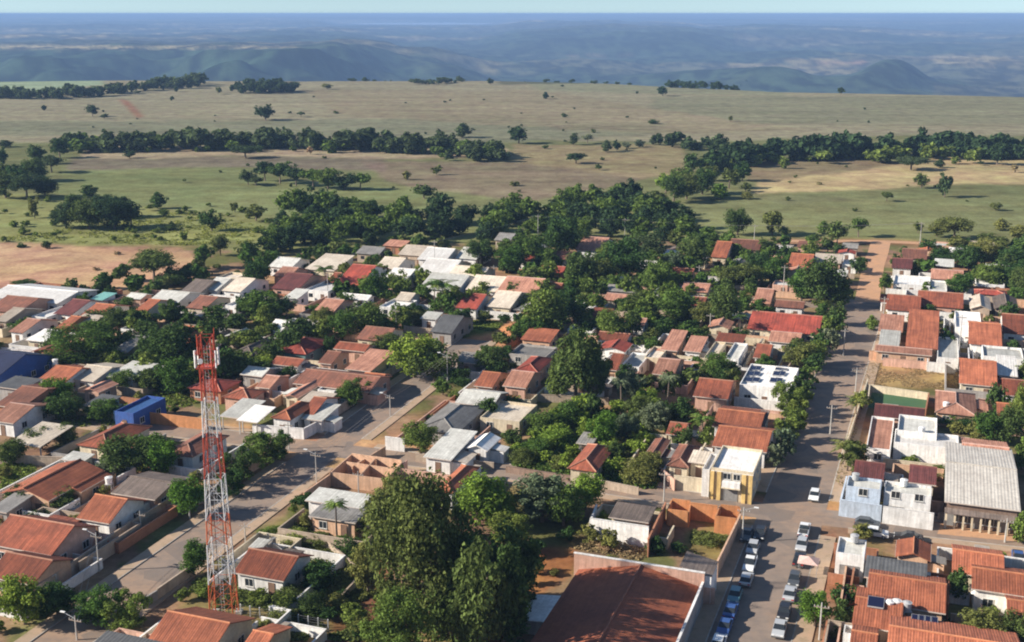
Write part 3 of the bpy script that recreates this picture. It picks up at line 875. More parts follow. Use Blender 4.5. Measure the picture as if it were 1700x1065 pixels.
# ---------------------------------------------------------------- houses
GRID_RZ = -GA
def solve(fn, lo, hi):
    a, b = lo, hi
    fa = fn(a)
    if fa * fn(b) > 0: return hi if abs(fn(hi)) < abs(fa) else lo
    for _ in range(40):
        m = (a + b) / 2
        if fn(m) * fa > 0: a = m
        else: b = m
    return (a + b) / 2

SHARED = {}
def shared(key, fn):
    if key not in SHARED: SHARED[key] = fn()
    return SHARED[key]

M_FRAME = lambda: plain_mat('window_frame', (0.62, 0.60, 0.56))
M_DOOR = lambda: plain_mat('door_paint', (0.20, 0.12, 0.08))
M_STEEL = lambda: plain_mat('galvanised_steel', (0.42, 0.42, 0.42), 0.5, 0.4)
M_CONC = lambda: plain_mat('concrete', (0.40, 0.38, 0.35), 0.9)

def window(parent, loc, w, h, rz=0.0, detail=True):
    """a framed window standing in a wall whose outside looks along local -y"""
    def frame():
        m = MB()
        m.box(-w / 2 - .07, w / 2 + .07, -.07, .02, h / 2, h / 2 + .08); m.box(-w / 2 - .07, w / 2 + .07, -.07, .02, -h / 2 - .08, -h / 2)
        m.box(-w / 2 - .07, -w / 2, -.07, .02, -h / 2, h / 2); m.box(w / 2, w / 2 + .07, -.07, .02, -h / 2, h / 2)
        m.box(-.03, .03, -.06, .02, -h / 2, h / 2)
        return m.mesh('window', M_FRAME())
    def pane():
        m = MB(); m.box(-w / 2, w / 2, -.03, .03, -h / 2, h / 2); return m.mesh('pane', glass_mat())
    def sill():
        m = MB(); m.box(-w / 2 - .12, w / 2 + .12, -.16, .0, -h / 2 - .16, -h / 2 - .085); return m.mesh('sill', M_CONC())
    if detail:
        f = link('window', shared(('wf', w, h), frame), parent, loc, rz)
        link('pane', shared(('wp', w, h), pane), f)
        link('sill', shared(('ws', w, h), sill), f)
    else:
        link('window', shared(('wp', w, h), pane), parent, loc, rz)

def door(parent, loc, w, h, rz=0.0, mat=None):
    def leafm():
        m = MB(); m.box(-w / 2, w / 2, -.05, .03, 0, h); m.box(-w / 2 - .08, -w / 2, -.08, .03, 0, h + .08); m.box(w / 2, w / 2 + .08, -.08, .03, 0, h + .08); m.box(-w / 2, w / 2, -.08, .03, h, h + .08)
        return m.mesh('door', mat or M_DOOR())
    link('door', shared(('dr', w, h, mat.name if mat else ''), leafm), parent, loc, rz)

def ribbed_slope(m, e0, e1, r0, r1, pitch_=0.42, amp=0.05, th=0.10):
    """a roof slope from the eave e0-e1 up to the ridge r0-r1, its sheet or tile courses standing as ribs, with a thick edge"""
    V = mathutils.Vector
    e0, e1, r0, r1 = V(e0), V(e1), V(r0), V(r1)
    n = (e1 - e0).cross(r0 - e0)
    if n.length < 1e-6: n = (e1 - e0).cross(r1 - e0)
    n.normalize()
    if n.z < 0: n = -n
    L = (e1 - e0).length
    k = max(2, min(90, int(L / pitch_))) * 2
    base_ = len(m.v)
    flip = (e1 - e0).cross(r0 - e0).z < 0
    for i in range(k + 1):
        t = i / k
        a, b = e0.lerp(e1, t), r0.lerp(r1, t)
        off = n * (amp if i % 2 else 0.0)
        for q in (a + off, b + off): m.v.append(tuple(q))
    for i in range(k):
        j = base_ + 2 * i
        f = (j, j + 2, j + 3, j + 1)
        m.f.append(f if not flip else f[::-1])
    d = n * th
    top = [e0 - n * .01, e1 - n * .01, r1 - n * .01, r0 - n * .01]
    bot = [p - d for p in top]
    if flip: top, bot = top[::-1], bot[::-1]
    m.hexa([tuple(p) for p in bot], [tuple(p) for p in top])

def plain_slope(m, pts, th=0.12):
    V = mathutils.Vector
    p = [V(q) for q in pts]
    n = (p[1] - p[0]).cross(p[2] - p[0]); n.normalize()
    if n.z < 0: p = p[::-1]; n = -n
    b = len(m.v)
    m.v += [tuple(q) for q in p] + [tuple(q - n * th) for q in p]
    k = len(p)
    m.f.append(tuple(range(b, b + k))); m.f.append(tuple(range(b + 2 * k - 1, b + k - 1, -1)))
    for i in range(k):
        j = (i + 1) % k
        m.f.append((b + i, b + k + i, b + k + j, b + j))

HOUSES = []
LAND = []        # (phrase, x, y) of things that are easy to find in the photograph
RCAP = {'orange': (0.5, 0.2, 0.1), 'terra': (0.4, 0.2, 0.13), 'brown': (0.3, 0.16, 0.11), 'pink': (0.5, 0.32, 0.26), 'red': (0.42, 0.16, 0.11), 'maroon': (0.24, 0.1, 0.08)}
HOUSE_GROUP = 'low houses of the town'

def house(kind, ax, ay, bx, yt, h=3.0, roof='terra', wall='cream', pitch=0.36, label=None, lm=None, front='wd', left='w', rot=0.0, over=0.45, skip_detail=False, cat='house', name=None, posts=False, parapet=0.5, levels=1, exact=False):
    a = at(ax, ay, h)
    ga = GA + rot
    ux, uy, vx, vy = math.sin(ga), math.cos(ga), math.cos(ga), -math.sin(ga)
    w = solve(lambda t: proj((a[0] + vx * t, a[1] + vy * t, h))[0] - bx, 0.5, 90)
    w = max(w, 2.0)
    if kind in ('gv', 'hip'):
        half = solve(lambda s: proj((a[0] + ux * s, a[1] + uy * s, h + s * pitch))[1] - yt, 0.4, 30); half = max(half, 1.6); l = 2 * half
    elif kind == 'gu':
        l = solve(lambda s: proj((a[0] + ux * s + vx * w / 2, a[1] + uy * s + vy * w / 2, h + w / 2 * pitch))[1] - yt, 0.4, 60); l = max(l, 3.0)
    elif kind == 'sh':
        p2 = min(pitch, 0.16)
        l = solve(lambda s: proj((a[0] + ux * s, a[1] + uy * s, h + s * p2))[1] - yt, 0.4, 60); l = max(l, 2.4)
    else:
        l = solve(lambda s: proj((a[0] + ux * s, a[1] + uy * s, h))[1] - yt, 0.4, 60); l = max(l, 2.0)
    l = min(l, 32)
    # bx is the rightmost sight of the roof: its far right corner where that reaches further right than the near one
    def far_right(t):
        if kind in ('gv', 'hip'): q = (a[0] + vx * t + ux * l / 2, a[1] + vy * t + uy * l / 2, h + l / 2 * pitch * (1 if kind == 'gv' else 0))
        elif kind == 'sh': q = (a[0] + vx * t + ux * l, a[1] + vy * t + uy * l, h + l * p2)
        else: q = (a[0] + vx * t + ux * l, a[1] + vy * t + uy * l, h)
        return proj(q)[0] - bx
    if not exact: w = min(w, max(solve(far_right, 0.5, 90), w * .62))
    c = (a[0] + vx * w / 2 + ux * l / 2, a[1] + vy * w / 2 + uy * l / 2)
    sc = scale_at(*proj((c[0], c[1], h)))
    near = sc > 6.5
    nm = name or ('house' if not posts else 'shed')
    size = 'long ' if (w > 2.2 * l and w > 12) or (l > 2.2 * w and l > 12) else 'large ' if w * l > 190 else 'small ' if w * l < 55 else ''
    shape = {'gv': 'gable', 'gu': 'end-on gable', 'hip': 'hipped', 'sh': 'lean-to', 'flat': 'flat'}[kind]
    what = 'shed' if posts else 'house'
    look = f"{size}{what} with {ROOF_WORD[roof]} {shape} roof" + ('' if posts or wall is None else f" and {wall.replace('paleblue', 'pale blue').replace('lightblue', 'light blue')} walls")
    mid = proj((c[0], c[1], h))
    root = thing(nm, cat if not posts else 'shed', (c[0], c[1], 0.0), -ga, label=label, look=look, group=HOUSE_GROUP if cat == 'house' and not posts else 'sheds and open roofs', pix=mid)
    if lm: LAND.append((lm, mid[0], mid[1], root))
    X, Y = w / 2, l / 2
    o = min(over, X * .3, Y * .3) if kind != 'flat' else 0
    wx, wy = X - o, Y - o
    # --- walls
    hw = h - 0.06
    m = MB()
    if posts:
        pm = shared(('post', round(h, 1)), lambda: (lambda q: (q.box(-.09, .09, -.09, .09, 0, h - .1), q.mesh('post', M_CONC()))[1])(MB()))
        npx = max(2, int(w / 4) + 1)
        for i in range(npx):
            for yy in (-wy, wy):
                link('post', pm, root, (-wx + 2 * wx * i / (npx - 1), yy, 0))
    else:
        pr = pitch
        if kind == 'gv':
            for x in (-wx, wx - .15):
                x0, x1 = x, x + .15
                m.hexa([(x0, -wy, 0), (x1, -wy, 0), (x1, wy, 0), (x0, wy, 0)], [(x0, -wy, hw), (x1, -wy, hw), (x1, wy, hw), (x0, wy, hw)])
                n = len(m.v); zt = h + Y * pr - .12; zb = h + o * pr - .14
                m.v += [(x0, -wy, hw), (x0, wy, hw), (x0, wy, zb), (x0, 0, zt), (x0, -wy, zb), (x1, -wy, hw), (x1, wy, hw), (x1, wy, zb), (x1, 0, zt), (x1, -wy, zb)]
                m.f += [(n, n + 4, n + 3, n + 2, n + 1), (n + 5, n + 6, n + 7, n + 8, n + 9), (n, n + 5, n + 9, n + 4), (n + 1, n + 2, n + 7, n + 6)]
            for y in (-wy, wy - .15): m.box(-wx + .152, wx - .152, y, y + .15, 0, h + o * pr - .16)
        elif kind == 'gu':
            for y in (-wy, wy - .15):
                y0, y1 = y, y + .15
                n = len(m.v); zt = h + X * pr - .12; zb = h + o * pr - .14
                m.v += [(-wx, y0, 0), (wx, y0, 0), (wx, y0, zb), (0, y0, zt), (-wx, y0, zb), (-wx, y1, 0), (wx, y1, 0), (wx, y1, zb), (0, y1, zt), (-wx, y1, zb)]
                m.f += [(n, n + 1, n + 2, n + 3, n + 4), (n + 9, n + 8, n + 7, n + 6, n + 5), (n, n + 4, n + 9, n + 5), (n + 1, n + 6, n + 7, n + 2)]
            for x in (-wx, wx - .15): m.box(x, x + .15, -wy + .152, wy - .152, 0, h + o * pr - .16)
        elif kind == 'sh':
            zf, zb = h - .12 + o * p2, h - .12 + (l - o) * p2
            m.hexa([(-wx, -wy, 0), (wx, -wy, 0), (wx, wy, 0), (-wx, wy, 0)], [(-wx, -wy, zf), (wx, -wy, zf), (wx, wy, zb), (-wx, wy, zb)])
        elif kind == 'hip':
            m.box(-wx, wx, -wy, wy, 0, h - .05)
        else:
            t = .18
            m.box(-X, X, -Y, -Y + t, 0, h); m.box(-X, X, Y - t, Y, 0, h)
            m.box(-X, -X + t, -Y + t + .002, Y - t - .002, 0, h); m.box(X - t, X, -Y + t + .002, Y - t - .002, 0, h)
        m.build('wall', wall_mat(wall), root)
    # --- roof
    m = MB(); rz_ = h
    rib = .34 if roof not in METAL else .5
    amp = .03 if roof not in METAL else .03
    if kind == 'gv':
        zr = h + Y * pitch
        ribbed_slope(m, (-X, -Y, h), (X, -Y, h), (-X, 0, zr), (X, 0, zr), rib, amp)
        ribbed_slope(m, (X, Y, h), (-X, Y, h), (X, 0, zr), (-X, 0, zr), rib, amp)
        caps = [((-X, 0, zr + .05), (X, 0, zr + .05))]
    elif kind == 'gu':
        zr = h + X * pitch
        ribbed_slope(m, (-X, Y, h), (-X, -Y, h), (0, Y, zr), (0, -Y, zr), rib, amp)
        ribbed_slope(m, (X, -Y, h), (X, Y, h), (0, -Y, zr), (0, Y, zr), rib, amp)
        caps = [((0, -Y, zr + .05), (0, Y, zr + .05))]
    elif kind == 'sh':
        zr = h + l * p2
        ribbed_slope(m, (-X, -Y, h), (X, -Y, h), (-X, Y, zr), (X, Y, zr), rib, amp)
        caps = []
    elif kind == 'hip':
        q = min(X, Y); zr = h + q * pitch
        if X >= Y: R0, R1 = (-X + q, 0, zr), (X - q, 0, zr)
        else: R0, R1 = (0, -Y + q, zr), (0, Y - q, zr)
        if X >= Y:
            if X - q < .05: R0, R1 = (-.05, 0, zr), (.05, 0, zr)
            plain_slope(m, [(-X, -Y, h), (X, -Y, h), R1, R0]); plain_slope(m, [(X, Y, h), (-X, Y, h), R0, R1])
            plain_slope(m, [(X, -Y, h), (X, Y, h), R1]); plain_slope(m, [(-X, Y, h), (-X, -Y, h), R0])
        else:
            plain_slope(m, [(-X, -Y, h), (X, -Y, h), R0]); plain_slope(m, [(X, Y, h), (-X, Y, h), R1])
            plain_slope(m, [(X, -Y, h), (X, Y, h), R1, R0]); plain_slope(m, [(-X, Y, h), (-X, -Y, h), R0, R1])
        up = lambda p: (p[0], p[1], p[2] + .03)
        A_, B_ = (R0, R1)
        ends = [((-X, -Y, h), A_), ((X, -Y, h), B_ if X >= Y else A_), ((X, Y, h), B_), ((-X, Y, h), A_ if X >= Y else B_)]
        caps = [(up(R0), up(R1))] + [(up(p), up(q_)) for p, q_ in ends]
    else:
        t = .18
        m.box(-X + t + .003, X - t - .003, -Y + t + .003, Y - t - .003, h - parapet - .15, h - parapet)
        caps = []
    ro = m.build('roof', roof_mat(roof), root)
    if caps:
        m = MB()
        for p, q_ in caps: m.bar(p, q_, .13 if near else .16, 6)
        col = RCAP.get(roof)
        m.build('ridge_cap', surface_mat('ridge_' + roof, col) if col else roof_mat(roof), ro)
    if kind in ('gv', 'gu', 'sh') and near:
        m = MB()
        if kind == 'gu':
            for sx in (-1, 1): m.box(sx * X - .03, sx * X + .03, -Y, Y, h - .14, h + .02)
        else:
            m.box(-X, X, -Y - .05, -Y - .005, h - .14, h + .03)
        m.build('fascia', plain_mat('fascia_paint', (0.5, 0.42, 0.36)), root)
    # --- openings
    if not posts and not skip_detail:
        det = near
        rr = random.Random(int(ax * 13 + ay * 7))
        wh, ww = (1.1, 1.3)
        zc = min(h * .55, 1.65)
        if h < 2.3: zc, wh = h * .5, .8
        n = max(1, int(2 * wx / 3.4))
        for lv in range(levels):
            z0 = lv * 2.8
            for i in range(n):
                x = -wx + 2 * wx * (i + .5) / n
                if lv == 0 and 'd' in front and i == n // 2: door(root, (x, -wy, 0.02), .9, min(2.1, h - .5))
                elif 'g' in front and i == 0 and lv == 0: door(root, (x, -wy, .02), min(2.6, 2 * wx / n * .9), min(2.3, h - .4), 0, plain_mat('garage_shutter', (0.22, 0.21, 0.2)))
                elif 'w' in front: window(root, (x, -wy, z0 + zc), ww, wh, 0, det)
            n2 = max(1, int(2 * wy / 4.2))
            for i in range(n2):
                y = -wy + 2 * wy * (i + .5) / n2
                if 'w' in left: window(root, (-wx, y, z0 + zc), ww, wh, -math.pi / 2, det)
                window(root, (wx, y, z0 + zc), ww, wh, math.pi / 2, det)
    if near and not posts and not skip_detail and cat == 'house' and kind != 'flat':
        r2 = random.Random(int(ax * 31 + ay * 17))
        if r2.random() < .6:
            dp = r2.uniform(1.8, 3.0); side = r2.choice(['b', 'r', 'l', 'b']); rk = r2.choice(['pale', 'grey', 'greybrown', 'tan', roof]); zt = h - .25
            if side == 'b': x0 = r2.uniform(-wx, 0); x1 = x0 + wx * r2.uniform(.6, 1.0); q = (x0, x1, wy + .003, wy + dp); s4 = [(q[0], q[3] + .3, zt - dp * .14), (q[1], q[3] + .3, zt - dp * .14), (q[1], q[2], zt), (q[0], q[2], zt)]
            elif side == 'r': y0 = r2.uniform(-wy, 0); y1 = y0 + wy * r2.uniform(.7, 1.0); q = (wx + .003, wx + dp, y0, y1); s4 = [(q[1] + .3, q[2], zt - dp * .14), (q[1] + .3, q[3], zt - dp * .14), (q[0], q[3], zt), (q[0], q[2], zt)]
            else: y0 = r2.uniform(-wy, 0); y1 = y0 + wy * r2.uniform(.7, 1.0); q = (-wx - dp, -wx - .003, y0, y1); s4 = [(q[0] - .3, q[2], zt - dp * .14), (q[0] - .3, q[3], zt - dp * .14), (q[1], q[3], zt), (q[1], q[2], zt)]
            m = MB(); m.box(q[0], q[1], q[2], q[3], 0, zt - dp * .14 - .16); m.build('annex', wall_mat(wall), root)
            m = MB(); plain_slope(m, s4, .09); m.build('annex_roof', roof_mat(rk), root)
    HOUSES.append((root, w, l, h, c))
    return root, w, l, h

def wall_run(pts, h, wall, label=None, look=None, th=.18, name='boundary_wall', lm=None, coping=True):
    """free-standing wall along ground points given as photo pixels"""
    P = [at(*p)[:2] for p in pts]
    x0, y0 = P[0]
    cx = sum(p[0] for p in pts) / len(pts); cy = sum(p[1] for p in pts) / len(pts)
    s = scale_at(cx, cy)
    look = look or f"{'low ' if h < 1.6 else ''}{'long ' if len(pts) > 2 else ''}{wall.replace('paleblue', 'pale blue').replace('lightblue', 'light blue')} boundary wall"
    root = thing(name, 'wall', (x0, y0, 0), 0, label=label, look=look, group='boundary walls of the house lots', pix=(cx, cy - h * s / 2))
    root['kind'] = 'thing'
    m, k = MB(), MB()
    for a, b in zip(P[:-1], P[1:]):
        dx, dy = b[0] - a[0], b[1] - a[1]; L = math.hypot(dx, dy)
        if L < .1: continue
        nx, ny = -dy / L * th / 2, dx / L * th / 2
        q = [(a[0] - x0 + nx, a[1] - y0 + ny), (a[0] - x0 - nx, a[1] - y0 - ny), (b[0] - x0 - nx, b[1] - y0 - ny), (b[0] - x0 + nx, b[1] - y0 + ny)]
        m.hexa([(*t, -.02) for t in q], [(*t, h) for t in q])
        if coping:
            nx *= 1.5; ny *= 1.5
            q = [(a[0] - x0 + nx, a[1] - y0 + ny), (a[0] - x0 - nx, a[1] - y0 - ny), (b[0] - x0 - nx, b[1] - y0 - ny), (b[0] - x0 + nx, b[1] - y0 + ny)]
            k.hexa([(*t, h + .004) for t in q], [(*t, h + .08) for t in q])
    m.build('masonry', wall_mat(wall), root)
    if coping: k.build('coping', wall_mat(wall), root)
    if lm: LAND.append((lm, cx, cy, root))
    return root

# --- the right side of the avenue, from the near edge back
house('gv', 1468, 1122, 1700, 1038, 3.4, 'orange', 'white', .30, label='long bright orange gable roof behind a white parapet at the bottom edge of the picture', lm='long orange roof at the bottom edge')
house('gv', 1408, 1088, 1458, 1046, 3.2, 'orange', 'white', .3)
house('gv', 1414, 1037, 1500, 990, 3.2, 'orange', 'peach', .22, label='orange roofed house carrying a black square solar panel and water tanks', lm='orange house with rooftop water tanks')
house('gv', 1437, 998, 1572, 951, 3.4, 'orange', 'peach', .30, label='wide bright orange gable roof just in front of the dark grey sheet roof', lm='wide orange roof')
house('sh', 1434, 957, 1540, 921, 3.6, 'dark', 'grey', .1, label='long dark grey sheet metal roof touching the white garage block', lm='dark grey sheet roof')
house('flat', 1388, 916, 1435, 890, 4.2, 'pale', 'white', exact=True, label='white cubic garage block with flat concrete roof beside the parked cars', lm='white garage block', front='g', left='')
house('flat', 1398, 905, 1432, 896, 5.0, 'pale', 'white', skip_detail=True, look=None) if False else None
house('gu', 1486, 923, 1546, 891, 3.2, 'orange', 'peach', .34)
house('gv', 1580, 950, 1668, 911, 3.4, 'orange', 'cream', .28, label='orange tiled house with cream front wall near the right edge below the warehouse', lm='orange house with cream front')
house('gv', 1613, 977, 1720, 941, 3.6, 'orange', 'white', .28)
house('gu', 1612, 985, 1690, 970, 2.6, 'white', 'white', .2, label='white arched carport front attached to the orange house at the right edge', front='g')
house('gv', 1672, 1033, 1750, 994, 3.2, 'orange', 'cream', .3)
house('flat', 1400, 1050, 1436, 1036, 3.0, 'cream', 'white', skip_detail=True)
# two-storey pale blue and white houses on the cross street
house('flat', 1405, 806, 1462, 789, 5.2, 'pale', 'paleblue', exact=True, label='pale blue two storey flat roofed house on the cross street corner', lm='pale blue house', levels=2, front='wg')
house('gv', 1416, 791, 1470, 764, 4.2, 'maroon', 'white', .36)
house('flat', 1468, 815, 1546, 797, 4.8, 'pale', 'white', exact=True, label='white two storey flat roofed house between the pale blue house and the warehouse', lm='white two storey house', levels=2, front='wg')
house('gv', 1508, 800, 1556, 771, 4.2, 'maroon', 'cream', .36)
wall_run([(1393, 856), (1462, 867)], 2.9, 'paleblue')
wall_run([(1464, 868), (1548, 880)], 2.9, 'white', look='tall bright white street wall')
wall_run([(1393, 856), (1404, 812)], 2.4, 'paleblue')
wh = house('gv', 1568, 832, 1695, 766, 4.2, 'drab', 'brown', .10, exact=True, label='big pale grey sheet roofed warehouse with a row of doors under its eave', lm='pale roofed warehouse', front='', name='warehouse', cat='warehouse', left='')
def warehouse_front(root, w, l, h):
    X, Y = w / 2 - .45, l / 2 - .45
    for i in range(9):
        x = -X + 2 * X * i / 8
        m = MB(); m.box(x - .14, x + .14, -Y - 1.3, -Y - 1.02, 0, 2.75); m.build('pillar', wall_mat('cream'), root)
    m = MB(); plain_slope(m, [(-X - .3, -Y - 1.6, 2.76), (X + .3, -Y - 1.6, 2.76), (X + .3, -Y - .003, 3.05), (-X - .3, -Y - .003, 3.05)], .12); m.build('porch_roof', roof_mat('greybrown'), root)
    for i in range(8):
        x = -X + 2 * X * (i + .5) / 8
        if i % 3 == 0: door(root, (x, -Y, .02), 1.6, 2.3, 0, plain_mat('garage_shutter', (0.22, 0.21, 0.2)))
        else: window(root, (x, -Y, 1.5), 1.3, 1.3)
warehouse_front(*wh)
house('flat', 1484, 733, 1592, 711, 4.0, 'white', 'white', exact=True, label='long bright white house with a bare white front wall and pale flat roof', lm='long bright white house', front='', left='')
house('flat', 1438, 742, 1485, 690, 3.2, 'pink', 'white', label=None, left='w', front='w')
house('flat', 1490, 713, 1556, 687, 4.8, 'pale', 'white', front='w')
house('gv', 1597, 772, 1678, 735, 3.0, 'pink', 'peach', .2)
house('gv', 1450, 690, 1536, 670, 3.0, 'maroon', 'pink', .3, label='dark maroon tiled roof along the near side of the green turf court', lm='maroon roof by the turf court')
wall_run([(1440, 676), (1443, 650), (1541, 664)], 1.6, 'cream', label='cream wall around the sunken green turf court', lm='green turf court')
wall_run([(1541, 664), (1536, 690)], 1.6, 'brick')
house('hip', 1552, 684, 1622, 648, 2.8, 'pink', 'peach', .3)
# the orange compound on the block behind
wall_run([(1442, 598), (1592, 606)], 2.4, 'peach', label='long peach coloured wall along the far side of the dry grass lot', lm='dry grass lot')
wall_run([(1592, 598), (1594, 652)], 2.4, 'peach')
house('gv', 1452, 582, 1548, 572, 3.0, 'peach' if False else 'pink', 'peach', .25)
house('sh', 1503, 575, 1560, 512, 3.4, 'orange', 'peach', .12, label='large bright orange roof plane in the middle of the white walled compound', lm='large orange compound roof')
house('sh', 1458, 548, 1502, 520, 3.0, 'pink', 'white', .14)
house('sh', 1458, 573, 1496, 546, 3.0, 'pale', 'white', .1)
house('flat', 1586, 542, 1630, 515, 4.6, 'white', 'white', label='tall white cube house beside the orange compound roof', lm='tall white cube house')
house('gv', 1608, 570, 1664, 534, 3.2, 'orange', 'white', .2)
house('flat', 1556, 592, 1592, 558, 3.2, 'pale', 'white')
house('gv', 1592, 636, 1656, 595, 3.0, 'orange', 'cream', .25, label='orange gable roof at the right end of the dry grass lot', lm='orange roof by the dry lot')
house('sh', 1656, 622, 1690, 588, 3.2, 'white', 'white', .12)
house('gv', 1664, 552, 1720, 520, 3.2, 'terra', 'white', .28)
house('flat', 1632, 590, 1700, 572, 3.4, 'pale', 'white')
house('gv', 1664, 655, 1720, 628, 3.0, 'terra', 'white', .28)
house('gv', 1470, 513, 1530, 488, 3.0, 'terra', 'white', .26)
house('gv', 1522, 506, 1600, 482, 3.0, 'terra', 'pink', .26)
house('flat', 1483, 470, 1545, 455, 3.2, 'white', 'white', label='long white house set back from the dirt end of the avenue', lm='long white house by the dirt avenue')
house('flat', 1542, 480, 1572, 464, 3.0, 'pale', 'white')
house('gu', 1610, 512, 1646, 487, 3.4, 'tan', 'tan', .4)
house('gu', 1650, 512, 1692, 486, 3.4, 'greybrown', 'tan', .4)
house('gv', 1480, 444, 1516, 428, 3.0, 'maroon', 'white', .3)
house('gv', 1496, 428, 1540, 412, 3.0, 'brown', 'cream', .3)
house('gv', 1545, 462, 1600, 446, 3.0, 'pink', 'cream', .25)
house('flat', 1620, 470, 1668, 460, 2.8, 'white', 'white')
house('gv', 1690, 470, 1740, 456, 3.0, 'pale', 'white', .2)
house('gv', 1460, 500, 1478, 488, 2.8, 'terra', 'white', .26)
house('gv', 1655, 690, 1720, 668, 3.0, 'orange', 'cream', .26)
# --- left of the avenue
house('gv', 1308, 441, 1352, 420, 3.0, 'orange', 'cream', .3, label='orange tiled house before the last trees beside the dirt avenue', lm='last orange roof by the dirt avenue')
house('gv', 1350, 434, 1400, 420, 3.2, 'tan', 'pink', .2)
house('flat', 1398, 438, 1424, 430, 2.8, 'white', 'white')
house('gv', 1240, 545, 1366, 516, 3.0, 'red', 'cream', .3, label='long red roofed house facing the avenue row of street trees', lm='long red roof by the avenue')
house('sh', 1326, 548, 1356, 532, 2.8, 'white', 'white', .1)
house('gv', 1275, 566, 1332, 549, 3.0, 'pink', 'white', .25)
house('gv', 1250, 593, 1283, 570, 3.0, 'terra', 'white', .3)
sol = house('flat', 1228, 637, 1312, 603, 4.4, 'white', 'white', exact=True, label='white flat roofed building with rows of dark solar panels on top', lm='white building with solar panels', parapet=.55)
house('gv', 1150, 657, 1218, 627, 3.2, 'terra', 'pink', .28, label='terracotta house with pink front left of the white solar panel building', lm='terracotta house with pink front')
house('gv', 1182, 707, 1270, 678, 3.2, 'orange', 'white', .22)
house('sh', 1254, 707, 1278, 680, 3.2, 'greybrown', 'grey', .1)
house('gv', 1182, 740, 1282, 706, 3.4, 'orange', 'white', .26, label='wide orange red roof directly behind the yellow striped corner building', lm='wide roof behind the yellow building')
house('sh', 1142, 766, 1186, 746, 3.2, 'cream', 'cream', .08)
house('hip', 1106, 772, 1154, 734, 2.8, 'brown', 'cream', .42)
house('gu', 1066, 760, 1110, 724, 2.8, 'brown', 'pink', .3)
house('hip', 942, 777, 1006, 733, 2.8, 'terra', 'cream', .42, label='isolated hip roofed terracotta cottage amid overgrown green lots', lm='lone hip roofed cottage')
house('sh', 956, 735, 996, 716, 2.6, 'grey', 'grey', .1)
house('gv', 1105, 720, 1142, 700, 2.8, 'terra', 'cream', .3)
house('gv', 1005, 613, 1036, 586, 3.2, 'terra', 'peach', .3)
house('flat', 1030, 606, 1080, 584, 3.0, 'pale', 'white', label=None)
house('flat', 1070, 592, 1110, 574, 3.2, 'cream', 'cream')
house('gv', 1082, 620, 1130, 594, 3.0, 'pink', 'peach', .25)
house('sh', 1096, 580, 1142, 546, 3.2, 'pink', 'peach', .14, label='pink sheet roof sloping beside its salmon twin near the paved yard', lm='pair of salmon roofs')
house('sh', 1134, 582, 1176, 556, 3.2, 'pink', 'white', .14)
house('flat', 1168, 594, 1198, 566, 3.4, 'cream', 'cream')
house('flat', 1203, 594, 1240, 568, 3.6, 'pale', 'white')
# --- upper middle, among the trees
for a in [('gv', 955, 414, 1012, 392, 3, 'pink', 'white'), ('gv', 1180, 426, 1216, 400, 3, 'orange', 'cream'), ('gv', 1208, 412, 1266, 396, 3, 'brown', 'pink'), ('flat', 1085, 484, 1118, 474, 3, 'white', 'white'),
          ('gv', 1002, 497, 1052, 486, 3, 'pink', 'cream'), ('gv', 1005, 482, 1060, 472, 3, 'grey', 'grey'), ('gv', 1130, 482, 1180, 468, 3, 'pink', 'cream'), ('gv', 1145, 506, 1174, 492, 3, 'terra', 'cream'),
          ('gv', 1250, 502, 1286, 478, 3, 'pink', 'peach'), ('flat', 962, 508, 1000, 494, 3, 'pale', 'white'), ('flat', 942, 546, 990, 540, 2.6, 'white', 'white'), ('gv', 892, 452, 940, 440, 3, 'red', 'brick'),
          ('gv', 1100, 422, 1128, 414, 3, 'white', 'white'), ('gv', 1272, 440, 1300, 424, 3, 'pink', 'white'), ('gv', 820, 398, 856, 386, 3, 'grey', 'tan'), ('gv', 900, 476, 935, 468, 3, 'terra', 'orange'), ('gv', 1215, 462, 1250, 452, 3, 'terra', 'cream'), ('gv', 1060, 440, 1092, 432, 3, 'pale', 'white')]:
    house(*a, .3)
# --- the close-packed block of pale roofs
for a in [('gv', 445, 442, 500, 426, 3, 'pale', 'white'), ('sh', 505, 446, 585, 420, 3, 'cream', 'cream'), ('gv', 452, 458, 496, 442, 3, 'pink', 'pink'), ('gv', 450, 478, 520, 452, 3, 'maroon', 'pink'),
          ('sh', 470, 494, 508, 478, 3, 'pale', 'white'), ('gv', 620, 446, 674, 426, 3, 'cream', 'white'), ('gv', 692, 430, 756, 410, 3, 'white', 'white'), ('gv', 690, 452, 766, 428, 3, 'white', 'cream'),
          ('gv', 634, 466, 690, 444, 3, 'white', 'white'), ('gv', 695, 478, 780, 452, 3, 'pale', 'white'), ('gv', 742, 458, 812, 440, 3, 'cream', 'cream'), ('gv', 660, 422, 720, 406, 3, 'tan', 'tan'),
          ('gv', 772, 480, 850, 456, 3, 'cream', 'white'), ('gv', 822, 486, 906, 458, 3, 'pink', 'white'), ('gv', 755, 428, 805, 410, 3, 'pale', 'white'),
          ('gv', 655, 497, 690, 485, 3, 'cream', 'white'), ('gv', 522, 514, 572, 495, 3, 'pink', 'pink'), ('sh', 697, 528, 736, 516, 3, 'pale', 'white'), ('gv', 590, 420, 640, 408, 3, 'grey', 'tan'), ('gv', 540, 468, 560, 452, 3, 'terra', 'white')]:
    house(*a, .28)
house('flat', 506, 480, 568, 464, 3.2, 'white', 'white', label='bright white house with one black opening beside the palm', lm='bright white house by the palm')
house('gv', 556, 470, 622, 438, 3, 'red', 'white', .3, label='vivid red tiled roof at the left end of the pale roofs', lm='vivid red roof')
house('gv', 756, 510, 808, 486, 3, 'red', 'white', .3)
